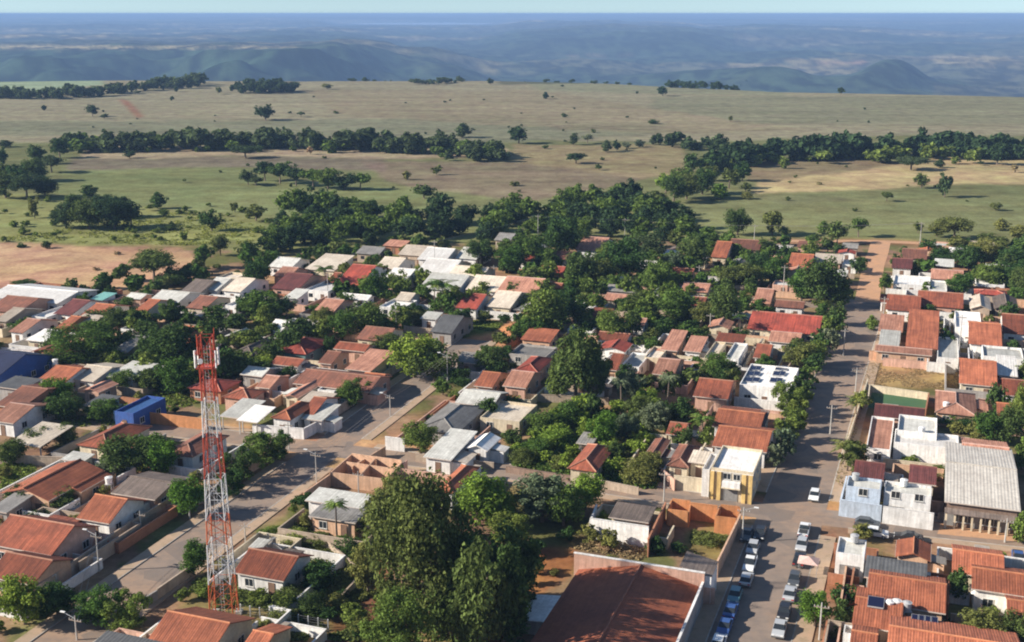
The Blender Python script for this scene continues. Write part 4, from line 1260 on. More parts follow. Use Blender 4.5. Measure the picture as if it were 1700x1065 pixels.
house('gv', 806, 508, 866, 482, 3, 'cream', 'cream', .24, label='cream roofed house at the end of the pale roofs above the clearing', lm='cream roof above the clearing')
house('flat', 630, 508, 692, 495, 3, 'white', 'white', label='low white flat roof standing alone among trees before the pale roofs', lm='low white flat roof')
house('gv', 714, 550, 770, 522, 3.2, 'dark', 'grey', .3, label='dark grey gable roof beside the grassy clearing', lm='dark gable by the clearing')
house('gv', 590, 562, 656, 541, 3, 'brown', 'cream', .3)
house('hip', 450, 582, 530, 556, 3, 'red', 'teal', .34, label='red hip roof above teal walls in mid town', lm='red roof over teal walls')
house('sh', 572, 612, 642, 578, 3.2, 'pink', 'cream', .1, label='long pinkish sheet roof left of the big bright tree', lm='long pinkish sheet roof')
house('gv', 527, 602, 564, 582, 3, 'brown', 'pink', .3)
house('gv', 440, 548, 482, 530, 3, 'white', 'white', .3)
house('gv', 486, 636, 632, 612, 3, 'brown', 'pink', .26)
house('gv', 596, 630, 640, 618, 2.8, 'orange', 'cream', .26)
house('gv', 424, 642, 462, 622, 3, 'pink', 'pink', .3)
house('gu', 470, 658, 510, 628, 3, 'pink', 'cream', .3)
house('sh', 494, 667, 560, 648, 2.8, 'tan', 'tan', .1)
house('flat', 527, 646, 572, 634, 3, 'white', 'white')
house('hip', 449, 693, 503, 662, 3.6, 'orange', 'white', .42, label='white house with steep orange hip roof on the street corner', lm='white house with orange hip roof')
house('gv', 498, 686, 534, 658, 3, 'terra', 'white', .3)
house('sh', 500, 694, 556, 667, 2.8, 'pale', 'white', .1)
wall_run([(420, 722), (505, 729), (560, 700)], 2.2, 'white', look='long white street corner wall')
house('sh', 364, 690, 428, 660, 3, 'pale', 'white', .12, label='pale grey sheet roofed shed on posts just right of the tower', posts=True, lm='pale shed right of the tower')
house('sh', 392, 697, 449, 671, 3, 'white', 'white', .14, posts=True)
# middle, right of the street
house('hip', 690, 712, 784, 668, 3, 'grey', 'grey', .32, label='broad grey hip roof at the street crossing', lm='broad grey hip roof')
house('sh', 702, 758, 778, 710, 3, 'pale', 'white', .08)
house('gu', 772, 744, 832, 714, 3, 'white', 'white', .4, label='small white gabled house on the cross street', lm='small white gabled house')
house('flat', 797, 692, 892, 664, 3, 'cream', 'cream', label='wide cream flat roof beside the overgrown lots', lm='wide cream flat roof')
house('gv', 755, 668, 832, 646, 3, 'pale', 'pink', .26)
house('gv', 786, 640, 832, 616, 3, 'orange', 'peach', .3)
house('gv', 834, 640, 888, 614, 3.2, 'pink', 'pink', .3)
house('hip', 854, 614, 906, 588, 3.2, 'red', 'pink', .36, label='red hip roofed house with pink front beside the tall dark tree', lm='red roof by the tall dark tree')
house('gv', 755, 600, 802, 584, 3, 'grey', 'grey', .26)
house('flat', 845, 586, 925, 570, 2.8, 'grey', 'grey')
wall_run([(640, 746), (672, 750)], 2.6, 'white')
# --- left part of the town
house('flat', 190, 682, 240, 656, 3.8, 'azure', 'blue', label='bright blue flat building beside the orange wall', lm='bright blue building', left='')
house('sh', 138, 672, 192, 653, 3, 'dark', 'teal', .1)
wall_run([(190, 700), (236, 704)], 2.3, 'lightblue')
wall_run([(246, 702), (345, 714)], 2.3, 'orange', label='orange plastered wall behind the dusty verge left of the tower', lm='orange wall left of the tower')
house('sh', 176, 624, 248, 598, 3.2, 'pale', 'white', .1, label='pale grey sloping roof with white side wall above the blue building', lm='pale roof above the blue building')
house('gv', 62, 630, 134, 606, 3.2, 'orange', 'white', .26, label='orange roof with a white tank beside the dark blue roofs', lm='orange roof with white tank')
house('gv', 112, 628, 182, 605, 3, 'cream', 'white', .2)
house('gu', 135, 648, 182, 628, 3, 'pink', 'pink', .3)
house('gv', -70, 618, 36, 580, 4, 'blue', 'blue', .3, label='dark blue sheet roofed shed at the left edge', lm='dark blue shed')
house('sh', -10, 641, 66, 623, 3.4, 'dark', 'grey', .08)
house('gv', -10, 672, 62, 640, 3.2, 'brown', 'brick', .2)
house('gv', -20, 697, 48, 668, 3, 'pink', 'white', .26)
house('sh', 14, 734, 100, 699, 3, 'cream', 'tan', .12, label='cream sheet roof open shed on posts near the left edge', posts=True, lm='cream open shed')
house('hip', 126, 738, 212, 699, 3, 'terra', 'cream', .36, label='terracotta hip roofed house below the bright blue building', lm='terracotta house below the blue building')
house('hip', 272, 752, 350, 716, 3, 'brown', 'white', .36, label='brown hip roofed house immediately left of the tower', lm='brown house left of the tower')
house('sh', 100, 762, 158, 748, 2.8, 'pale', 'white', .1)
house('gu', 0, 818, 132, 757, 3.2, 'orange', 'peach', .3, label='big bright orange end-on gable roof near the left edge', lm='big orange gable')
house('gu', 108, 812, 152, 780, 3.0, 'orange', 'peach', .3)
house('sh', -20, 846, 30, 816, 3, 'grey', 'grey', .1)
house('gv', 126, 860, 212, 820, 3.2, 'orange', 'white', .44, label='orange roofed house with white front facing the left street', lm='orange roof facing the left street')
house('gv', 184, 818, 288, 790, 3, 'greybrown', 'pink', .2)
wall_run([(208, 828), (288, 838)], 2.4, 'pink')
house('gv', -24, 902, 124, 854, 3.4, 'terra', 'pink', .44, label='large terracotta gable roof with pink front wall at the left edge', lm='large terracotta roof at the left edge')
house('gv', -24, 956, 88, 916, 3.0, 'terra', 'peach', .4)
house('gv', 232, 1080, 382, 1014, 3.2, 'orange', 'cream', .4, label='bright orange gable roof at the foot of the tower', lm='orange roof at the foot of the tower')
house('gv', 388, 1092, 446, 1046, 3.0, 'orange', 'cream', .3)
house('sh', 134, 1085, 284, 1046, 3.4, 'dark', 'white', .1, label='dark sheet roof edged in white at the bottom edge', lm='dark roof edged in white')
house('gv', 387, 950, 496, 910, 3.0, 'terra', 'white', .4, label='terracotta roofed white house just right of the tower foot', lm='white house right of the tower foot')
house('sh', 412, 908, 446, 892, 2.6, 'pale', 'grey', .1)
house('sh', 506, 830, 622, 808, 3.4, 'pale', 'white', .08, label='long pale sheet roof between the street lamp and the big tree', lm='long pale sheet roof')
house('sh', 512, 856, 612, 834, 3.0, 'grey', 'peach', .08)
house('hip', 720, 814, 772, 770, 3.2, 'orange', 'white', .4, label='orange hip roof peeping out behind the big tree', lm='orange roof behind the big tree')
# upper left
house('gv', -24, 492, 130, 473, 3.2, 'white', 'white', .16, label='long white roofed shed along the edge of the bare red field', lm='long white shed by the red field')
house('sh', 148, 496, 184, 484, 3, 'teal', 'white', .1, label='turquoise roof beside the long white shed', lm='turquoise roof')
for a in [('gv', -24, 514, 62, 490, 3, 'brown', 'pink'), ('gv', 88, 520, 136, 496, 3, 'maroon', 'white'), ('gv', 134, 522, 188, 503, 3, 'orange', 'white'), ('gv', 212, 524, 244, 496, 3, 'orange', 'cream'),
          ('gv', 242, 502, 316, 481, 3, 'pale', 'white'), ('gv', 298, 484, 352, 463, 3, 'greybrown', 'tan'), ('gv', 335, 480, 375, 460, 3, 'pale', 'white'), ('gv', 308, 510, 358, 490, 3, 'brown', 'cream'),
          ('flat', 374, 506, 402, 488, 3.4, 'white', 'white'), ('flat', 52, 524, 92, 508, 3, 'white', 'white'), ('gv', 14, 550, 52, 528, 3, 'pink', 'white'), ('sh', 42, 564, 92, 545, 3, 'white', 'cream'),
          ('sh', 112, 537, 168, 520, 3, 'tan', 'tan'), ('gv', -10, 532, 22, 510, 3, 'tan', 'tan'), ('gv', 188, 582, 228, 556, 3, 'grey', 'grey'), ('gv', 368, 482, 418, 460, 3, 'cream', 'white'), ('gv', 90, 545, 118, 524, 3, 'orange', 'orange'), ('flat', 200, 545, 232, 532, 2.8, 'pale', 'white')]:
    house(*a, .26)
house('hip', 380, 587, 442, 562, 3, 'greybrown', 'grey', .36, label='grey brown hip roof just right of the tower top', lm='grey hip roof by the tower top')
# ---------------------------------------------------------------- the big red roofed hall
def grid_xy(p, c):
    """local grid coordinates (x along the cross street, y along the avenue) of ground point p about c"""
    dx, dy = p[0] - c[0], p[1] - c[1]
    return dx * VX + dy * VY, dx * UX + dy * UY
def big_hall():
    h = 2.7
    a = at(967, 941, h); b = at(1168, 966, h)
    w = math.hypot(b[0] - a[0], b[1] - a[1])
    c = (a[0] + VX * w / 2, a[1] + VY * w / 2)
    L = 34.0
    root = thing('hall', 'hall', (c[0], c[1], 0), GRID_RZ, label='big red roofed hall with pale pink parapet wall at the back', group='large buildings', pix=(1020, 1010))
    LAND.append(('big red roofed hall', 1020, 1010, root))
    X = w / 2
    m = MB()
    m.box(-X, -X + .2, -L, -.302, 0, h - .25); m.box(-X + .202, X - .202, -L, -L + .2, 0, h - .25)
    m.build('wall', wall_mat('pink'), root)
    m = MB(); m.box(-X - 1.2, X + .3, -.3, 0, 0, h + 2.1); m.build('parapet', wall_mat('pink'), root)
    m = MB(); m.box(-X - 1.25, X + .35, -.36, .06, h + 2.104, h + 2.22); m.build('coping', wall_mat('white'), root)
    m = MB(); m.box(X + .002, X + .25, -L, -.302, 0, h + .75); m.build('parapet', wall_mat('grey'), root)
    m = MB(); m.box(X - .04, X + .30, -L, -.304, h + .754, h + .86); m.build('coping', wall_mat('white'), root)
    m = MB(); pt = .05
    zr = h + 1.9
    ribbed_slope(m, (-X - .5, -.31, h - .3), (-X - .5, -L, h - .3), (0, -.31, zr), (0, -L, zr), .45, .03)
    ribbed_slope(m, (X - .01, -L, h - .05), (X - .01, -.31, h - .05), (0, -L, zr), (0, -.31, zr), .45, .03)
    r = m.build('roof', surface_mat('roof_hall', (0.42, 0.13, 0.06), (0.22, 0.07, 0.045), 0.7, 0.14, 0.8, streak=0.4, fine=1.2), root)
    m = MB(); m.bar((0, -.32, zr + .05), (0, -L, zr + .05), .16, 6); m.build('ridge_cap', surface_mat('ridge_hall', (0.32, .12, .07)), r)
    # a small lean-to on the left side and a stair head on the right corner
    m = MB(); m.box(-X - 4.2, -X - .5, -16, -9, 0, 1.9); m.build('lean_to', wall_mat('grey'), root)
    m = MB(); plain_slope(m, [(-X - 4.6, -16.3, 1.92), (-X - .42, -16.3, 2.4), (-X - .42, -8.7, 2.4), (-X - 4.6, -8.7, 1.92)], .1); m.build('lean_to_roof', roof_mat('white'), root)
    m = MB(); m.box(X - 3.2, X + 1.2, .07, 5.0, 0, h + 1.6); m.build('stair_head', wall_mat('white'), root)
    m = MB(); plain_slope(m, [(X - 3.3, .07, h + 2.5), (X + 1.3, .07, h + 1.62), (X + 1.3, 5.1, h + 1.62), (X - 3.3, 5.1, h + 2.5)], .12); m.build('stair_head_roof', roof_mat('greybrown'), root)
    return root
big_hall()
wall_run([(1148, 1000), (1186, 1004)], 2.5, 'pink')

# ---------------------------------------------------------------- the yellow striped corner building
def yellow_building():
    h = 5.6
    a = at(1182, 776, h); b = at(1250, 785, h)
    w = math.hypot(b[0] - a[0], b[1] - a[1]); L = 11.0
    c = (a[0] + VX * w / 2 + UX * L / 2, a[1] + VY * w / 2 + UY * L / 2)
    root = thing('shop_building', 'building', (c[0], c[1], 0), GRID_RZ, label='yellow striped two storey corner building with white balcony at the crossing', group='large buildings', pix=(1215, 790))
    LAND.append(('yellow striped building', 1215, 790, root))
    X, Y = w / 2, L / 2
    m = MB(); m.box(-X, X, -Y, Y, 0, h - .5); m.build('wall', wall_mat('cream'), root)
    m = MB(); m.box(-X - .1, X + .1, -Y - .12, Y + .1, h - .497, h - .38); m.build('roof', roof_mat('white'), root)
    m = MB()
    m.box(-X - .1, X + .1, -Y - .12, -Y + .06, h - .377, h + .1); m.box(-X - .1, -X + .08, -Y + .063, Y + .1, h - .377, h + .1); m.box(X - .08, X + .1, -Y + .063, Y + .1, h - .377, h + .1)
    m.box(-X + .083, X - .083, Y - .08, Y + .1, h - .377, h + .1)
    m.build('parapet', wall_mat('cream'), root)
    for f in (.02, .19, .80, .955):
        m = MB(); x = -X + 2 * X * f; m.box(x - .32, x + .32, -Y - .35, -Y + .0, 0, h - .52); m.build('pilaster', wall_mat('yellow'), root)
    xm = -X + 2 * X * .5
    m = MB(); m.box(xm - 1.5, xm + 1.5, -Y - 1.0, -Y - .003, 2.75, 3.7); m.build('balcony', wall_mat('white'), root)
    m = MB(); m.box(xm - 1.6, xm + 1.6, -Y - 1.1, -Y - .003, 2.55, 2.747); m.build('balcony_slab', wall_mat('cream'), root)
    door(root, (xm - .1, -Y, .02), 2.2, 2.3, 0, plain_mat('garage_shutter', (0.22, 0.21, 0.2)))
    window(root, (xm - .8, -Y, 4.4), 1.1, 1.0); window(root, (xm + .8, -Y, 4.4), 1.1, 1.0)
    for i in range(3):
        y = -Y + L * (i + .5) / 3
        window(root, (X, y, 1.6), 1.3, 1.1, math.pi / 2); window(root, (X, y, 4.4), 1.3, 1.1, math.pi / 2)
yellow_building()
house('flat', 1166, 778, 1184, 752, 5.0, 'white', 'white', label='narrow white wing joined to the yellow striped building', front='', left='')
wall_run([(1118, 812), (1166, 818)], 2.6, 'cream')
wall_run([(1092, 790), (1120, 815)], 2.0, 'pink')

# ---------------------------------------------------------------- roofless brick walls
def rooms(pix, h, wall, label, lm, inner=(), name='unfinished_house'):
    P = [at(*p)[:2] for p in pix]
    x0, y0 = sum(p[0] for p in P) / len(P), sum(p[1] for p in P) / len(P)
    cx, cy = sum(p[0] for p in pix) / len(pix), sum(p[1] for p in pix) / len(pix)
    root = thing(name, 'unfinished house', (x0, y0, 0), 0, label=label, group='roofless houses', pix=(cx, cy))
    LAND.append((lm, cx, cy, root))
    def run(a, b, hh=h, th=.2, g=0.0):
        m = MB(); dx, dy = b[0] - a[0], b[1] - a[1]; L = math.hypot(dx, dy); nx, ny = -dy / L * th / 2, dx / L * th / 2
        a = (a[0] + dx / L * g, a[1] + dy / L * g); b = (b[0] - dx / L * g, b[1] - dy / L * g)
        q = [(a[0] - x0 + nx, a[1] - y0 + ny), (a[0] - x0 - nx, a[1] - y0 - ny), (b[0] - x0 - nx, b[1] - y0 - ny), (b[0] - x0 + nx, b[1] - y0 + ny)]
        m.hexa([(*t, -.02) for t in q], [(*t, hh) for t in q]); m.build('wall', wall_mat(wall), root)
    for i in range(len(P)): run(P[i], P[(i + 1) % len(P)], h - .25 * (i % 2), g=.11)
    for p, q in inner: run(at(*p)[:2], at(*q)[:2], h * .9, g=.13)
    f = MB(); f.poly([(p[0] - x0, p[1] - y0, .05) for p in P]); f.build('floor_slab', plain_mat('raw_floor', (0.34, 0.2, 0.13), 0.95), root)
    return root
rooms([(1107, 872), (1142, 876), (1146, 858), (1114, 854)], 2.9, 'orange', 'first roofless orange brick room of the walled lot', 'roofless orange rooms')
rooms([(1186, 884), (1222, 888), (1228, 868), (1194, 864)], 2.9, 'orange', 'second roofless orange brick room beside the avenue parking', 'second orange room')
wall_run([(1142, 862), (1190, 868)], 3.0, 'orange', look='short orange brick wall joining the two roofless rooms')
wall_run([(1190, 960), (1228, 880)], 2.8, 'peach', look='brick side wall facing the parked cars')
wall_run([(1075, 925), (1104, 862)], 3.0, 'brick', look='tall dark brick wall')
house('sh', 1010, 858, 1090, 832, 3.2, 'greybrown', 'cream', .08, label='brown roofed low building behind the white painted wall', lm='brown roof behind the white wall')
wall_run([(979, 895), (1076, 910)], 3.6, 'white', label='tall white painted wall with black stains in the walled lot', lm='white painted wall')
wall_run([(979, 895), (990, 866)], 3.0, 'white')
rooms([(548, 806), (640, 818), (668, 786), (584, 774)], 2.6, 'peach', 'roofless peach walled house by the cross street', 'roofless peach house', inner=[((596, 812), (624, 780)), ((575, 786), (655, 798))])
wall_run([(505, 838), (550, 806)], 2.2, 'peach')
wall_run([(520, 882), (622, 894)], 2.0, 'pink', look='pink back wall under the long pale sheet roof')

# ---------------------------------------------------------------- lattice tower
def tower():
    bx, by, _ = at(373, 1026)
    sc_ = scale_at(373, 1026)
    top = solve(lambda z: proj((bx, by, z))[1] - 557, 5, 90)
    root = thing('lattice_tower', 'tower', (bx, by, 0), GRID_RZ + .35, label='tall red and white lattice telecom tower with antennas at its head', group=None, pix=(365, 800))
    LAND.append(('red and white tower', 365, 800, root))
    w0, w1 = 3.2 / 2, 1.6 / 2
    hw = lambda z: w0 + (w1 - w0) * min(1, z / (top * .80))
    cuts = [1026, 962, 897, 858, 790, 722, 662, 557]
    zs = [solve(lambda z: proj((bx, by, z))[1] - c, -1, 90) if c < 1026 else 0 for c in cuts]
    red = surface_mat('tower_red', (0.50, 0.075, 0.04), (0.4, 0.11, 0.07), .4, .5, .5, objvar=.05)
    oran = surface_mat('tower_orange', (0.60, 0.14, 0.05), (0.45, 0.14, 0.08), .4, .5, .5, objvar=.05)
    whi = surface_mat('tower_white', (0.72, 0.71, 0.69), (0.5, 0.45, 0.4), .3, .5, .5, objvar=.05)
    cols = [oran, whi, oran, whi, red, whi, red]
    C = [(-1, -1), (1, -1), (1, 1), (-1, 1)]
    for b in range(7):
        za, zb = zs[b], zs[b + 1]
        for sx, sy in C:
            m = MB(); m.bar((sx * hw(za), sy * hw(za), za), (sx * hw(zb), sy * hw(zb), zb), .09, 6); m.build('leg', cols[b], root)
        n = max(2, round((zb - za) / 2.5))
        for i in range(n):
            z0, z1 = za + (zb - za) * i / n, za + (zb - za) * (i + 1) / n
            for k in range(4):
                p, q = C[k], C[(k + 1) % 4]
                P0, Q0 = (p[0] * hw(z0), p[1] * hw(z0), z0), (q[0] * hw(z0), q[1] * hw(z0), z0)
                P1, Q1 = (p[0] * hw(z1), p[1] * hw(z1), z1), (q[0] * hw(z1), q[1] * hw(z1), z1)
                m = MB(); m.bar(P0, Q1, .038, 4); m.bar(Q0, P1, .038, 4); m.bar(P1, Q1, .036, 4); m.build('brace', cols[b], root)
    # ladder, head platform, panel antennas, dishes, whips
    m = MB()
    for s in (-.2, .2): m.bar((s, -w1 * .5, .3), (s, -w1 * .5, top * .97), .03, 4)
    z = .5
    while z < top * .96: m.bar((-.2, -w1 * .5, z), (.2, -w1 * .5, z), .018, 4); z += .45
    m.build('ladder', whi, root)
    m = MB()
    for sgn in (-.55, .55): m.bar((sgn, w1 * .4, .3), (sgn, w1 * .4, top * .9), .05, 5)
    m.build('cable_run', plain_mat('cable_black', (0.04, 0.04, 0.045)), root)
    zp = zs[6] + (top - zs[6]) * .52
    m = MB()
    for r_ in (-1.15, 1.15):
        m.bar((-1.15, r_, zp), (1.15, r_, zp), .06); m.bar((r_, -1.15, zp), (r_, 1.15, zp), .06)
        m.bar((-1.15, r_, zp + 2.0), (1.15, r_, zp + 2.0), .05); m.bar((r_, -1.15, zp + 2.0), (r_, 1.15, zp + 2.0), .05)
    m.box(-.9, .9, -.9, .9, zp - .06, zp + .02)
    m.build('head_frame', red, root)
    pan = MB(); pan.box(-.13, .13, -.08, .08, -1.15, 1.15); pan = pan.mesh('panel_antenna', plain_mat('antenna_white', (0.78, 0.76, 0.74)))
    for (x, y, a) in ((-1.3, -.8, .9), (-1.3, .8, 2.2), (1.32, -.8, -.9), (1.3, .8, -2.2), (.2, 1.3, 3.1)):
        link('panel_antenna', pan, root, (x, y, zp + 1.2), a)
    for (x, y, dz, a) in ((-.5, -1.3, 1.1, 0),):
        m = MB(); m.bar((0, -.2, 0), (0, .1, 0), .36, 16, .3); m.build('dish_antenna', plain_mat('antenna_white', (0.78, 0.76, 0.74)), root, (x, y, zp + dz)).rotation_euler = (0, 0, a)
    for x, y, hh in ((-.9, -.9, 2.6), (.9, .9, 3.0), (-.8, .9, 2.0)):
        m = MB(); m.bar((x, y, top - 2.4), (x, y, top + hh - 2.2), .05, 5); m.build('whip_antenna', red, root)
    m = MB()
    for sx, sy in C: m.box(sx * w0 - .5, sx * w0 + .5, sy * w0 - .5, sy * w0 + .5, -.05, .35)
    m.build('footing', M_CONC(), root)
tower()

# ---------------------------------------------------------------- rooftop things
def on_roof(px, py, h): return at(px, py, h)
def solar(px, py, h, w, l, tilt=.12, look='small dark solar panel'):
    p = at(px, py, h)
    o = thing('solar_panel', 'solar panel', p, GRID_RZ, look=look, group='dark solar panels on roofs', pix=(px, py))
    def pm():
        m = MB(); m.hexa([(-w / 2, -l / 2, .12), (w / 2, -l / 2, .12), (w / 2, l / 2, .12 + l * tilt), (-w / 2, l / 2, .12 + l * tilt)], [(-w / 2, -l / 2, .17), (w / 2, -l / 2, .17), (w / 2, l / 2, .17 + l * tilt), (-w / 2, l / 2, .17 + l * tilt)]); return m.mesh('panel', glass_blue())
    def fm():
        m = MB(); t = .05
        for x in (-w / 2 - t, w / 2): m.hexa([(x, -l / 2, 0), (x + t, -l / 2, 0), (x + t, l / 2, 0), (x, l / 2, 0)], [(x, -l / 2, .19), (x + t, -l / 2, .19), (x + t, l / 2, .19 + l * tilt), (x, l / 2, .19 + l * tilt)])
        m.box(-w / 2, w / 2, -l / 2 - t, -l / 2 - .003, 0, .19); m.box(-w / 2, w / 2, l / 2 + .003, l / 2 + t, 0, .19 + l * tilt)
        return m.mesh('frame', M_STEEL())
    link('panel', shared(('sp', w, l), pm), o); link('frame', shared(('sf', w, l), fm), o)
def glass_blue():
    if 'sol' in MATS: return MATS['sol']
    m, nt, out = new_mat('solar_glass'); b = nt.nodes.new("ShaderNodeBsdfPrincipled"); b.inputs["Base Color"].default_value = (0.012, 0.014, 0.04, 1); b.inputs["Roughness"].default_value = .15
    nt.links.new(b.outputs[0], out.inputs[0]); MATS['sol'] = m; return m
SH = 3.92
for i, (x0, x1, y) in enumerate([(1246, 1262, 612), (1240, 1260, 621), (1236, 1259, 631), (1289, 1306, 612), (1285, 1302, 621), (1280, 1297, 632)]):
    for k in range(2):
        x = x0 + (x1 - x0) * (k + .5) / 2
        solar(x, y, SH, round((x1 - x0) * 1.25 / 2 / scale_at(x, y, SH), 1), 2.6, .06, 'dark panel on the white flat roof')
solar(1454, 1003, 4.2, 2.0, 2.0, .22, 'black square solar panel on orange roof')
for k in range(4): solar(1519 + k * 10.5, 1030 + k * 1.4, 3.6, .85, 1.6, .2, 'slim dark roof panel')

def tank(px, py, h, col, r=.62, hh=1.05, label=None, look=None):
    p = at(px, py, h)
    o = thing('water_tank', 'water tank', p, 0, label=label, look=look, group='rooftop water tanks', pix=(px, py))
    mt = plain_mat('tank_' + col, {'white': (.75, .73, .7), 'blue': (.1, .22, .45), 'grey': (.4, .4, .4)}[col])
    m = MB(); m.cyl(0, 0, 0, hh, r * .86, 14, r); m.build('body', mt, o)
    if not any(abs((p[0] - c_[0]) * VX + (p[1] - c_[1]) * VY) < w_ / 2 and abs((p[0] - c_[0]) * UX + (p[1] - c_[1]) * UY) < l_ / 2 for _, w_, l_, _, c_ in HOUSES):
        m = MB(); m.box(-.6, .6, -.6, .6, -.12, -.003)
        for sx in (-.5, .5):
            for sy in (-.5, .5): m.box(sx - .07, sx + .07, sy - .07, sy + .07, -h, -.123)
        m.build('stand', M_CONC(), o)
    m = MB(); m.cyl(0, 0, hh + .003, hh + .05, r * 1.06, 14); m.cyl(0, 0, hh + .053, hh + .18, r * .9, 14, r * .3); m.build('lid', mt, o)
for a in [(1476, 1010, 3.5, 'white'), (1488, 1009, 3.5, 'white'), (1505, 1012, 3.5, 'grey'), (92, 604, 3.4, 'white'), (181, 802, 3.2, 'white'), (1418, 899, 4.0, 'grey'), (1530, 718, 4.2, 'white'), (1570, 676, 3.0, 'white'), (1420, 796, 4.8, 'grey'), (1500, 806, 4.5, 'white')]:
    tank(*a, look=f"{a[3]} round water tank on a roof")

# ---------------------------------------------------------------- poles, lamps and wires
def pole(px, py, top_y, lamp=0, kind='concrete', cross=True, look=None):
    x, y, z = at(px, py)
    hh = solve(lambda t: proj((x, y, t))[1] - top_y, 1, 30)
    hh = min(hh, 13)
    o = thing('utility_pole' if not lamp else 'street_lamp', 'pole' if not lamp else 'street lamp', (x, y, 0), GRID_RZ, look=look or ('pale concrete street lamp pole' if lamp else 'thin grey utility pole'), group='poles along the streets' if not lamp else 'street lamps', pix=(px, (py + top_y) / 2))
    m = MB(); m.bar((0, 0, -.05), (0, 0, hh), .14, 6, .08); m.build('post', M_CONC(), o)
    if cross:
        m = MB(); m.box(-1.0, 1.0, -.06, .06, hh - .75, hh - .62); m.build('crossarm', plain_mat('crossarm_wood', (.25, .2, .16)), o)
        for s in (-.9, -.45, .45, .9):
            m = MB(); m.cyl(s, 0, hh - .615, hh - .42, .05, 6); m.build('insulator', plain_mat('insulator', (.5, .48, .45)), o)
    if lamp:
        m = MB(); m.bar((0, 0, hh - .4), (lamp * 1.9, 0, hh + .25), .045, 5); m.build('lamp_arm', M_STEEL(), o)
        m = MB(); m.box(lamp * 1.9 - .36, lamp * 1.9 + .36, -.13, .13, hh + .2, hh + .32); m.build('lamp_head', plain_mat('lamp_white', (.7, .7, .68)), o)
    return o, (x, y, hh - .4)
T = {}
for k, a in enumerate([(743, 642, 588, -1), (658, 548, 512, 0), (722, 455, 398, 0), (893, 400, 356, 0), (1037, 396, 362, 0), (1252, 398, 372, 0), (1527, 405, 368, 0), (526, 808, 750, -1), (648, 690, 655, -1),
          (165, 948, 884, -1), (235, 886, 848, 0), (596, 834, 782, 0), (128, 1062, 1022, -1), (1102, 832, 782, 0), (1590, 602, 522, 0), (1465, 540, 492, 0), (1300, 490, 440, 0), (1420, 650, 610, 0), (1668, 900, 860, 0),
          (1178, 560, 520, 0), (480, 745, 700, 0), (1400, 590, 545, 0), (1378, 720, 672, 0), (1360, 1062, 1000, 0), (545, 500, 452, 0), (985, 640, 600, 0), (1232, 900, 842, 1), (408, 905, 868, 0), (315, 860, 820, 0), (900, 560, 525, 0), (820, 470, 440, 0), (1160, 470, 440, 0)]):
    T[k] = pole(*a)
def wires(a, b, name_look, sag=.6, offs=(-.45, .45)):
    m = MB(); c = a
    for o in offs:
        pr = None
        for i in range(9):
            t = i / 8
            p = (a[0] + (b[0] - a[0]) * t + o * VX - a[0], a[1] + (b[1] - a[1]) * t + o * VY - a[1], a[2] + (b[2] - a[2]) * t - sag * 4 * t * (1 - t))
            if pr: m.bar(pr, p, .024, 3)
            pr = p
    me = m.mesh('cable', plain_mat('wire', (.34, .32, .3)))
    mid = ((a[0] + b[0]) / 2, (a[1] + b[1]) / 2, (a[2] + b[2]) / 2)
    thing('power_line', 'power line', (a[0], a[1], 0), 0, look=name_look, group='overhead wires', me=me, pix=proj(mid))
for i, j in ((2, 3), (3, 4), (4, 5), (5, 6), (9, 12), (10, 28), (7, 8), (8, 0)):
    wires(T[i][1], T[j][1], 'thin overhead power line strung between poles')

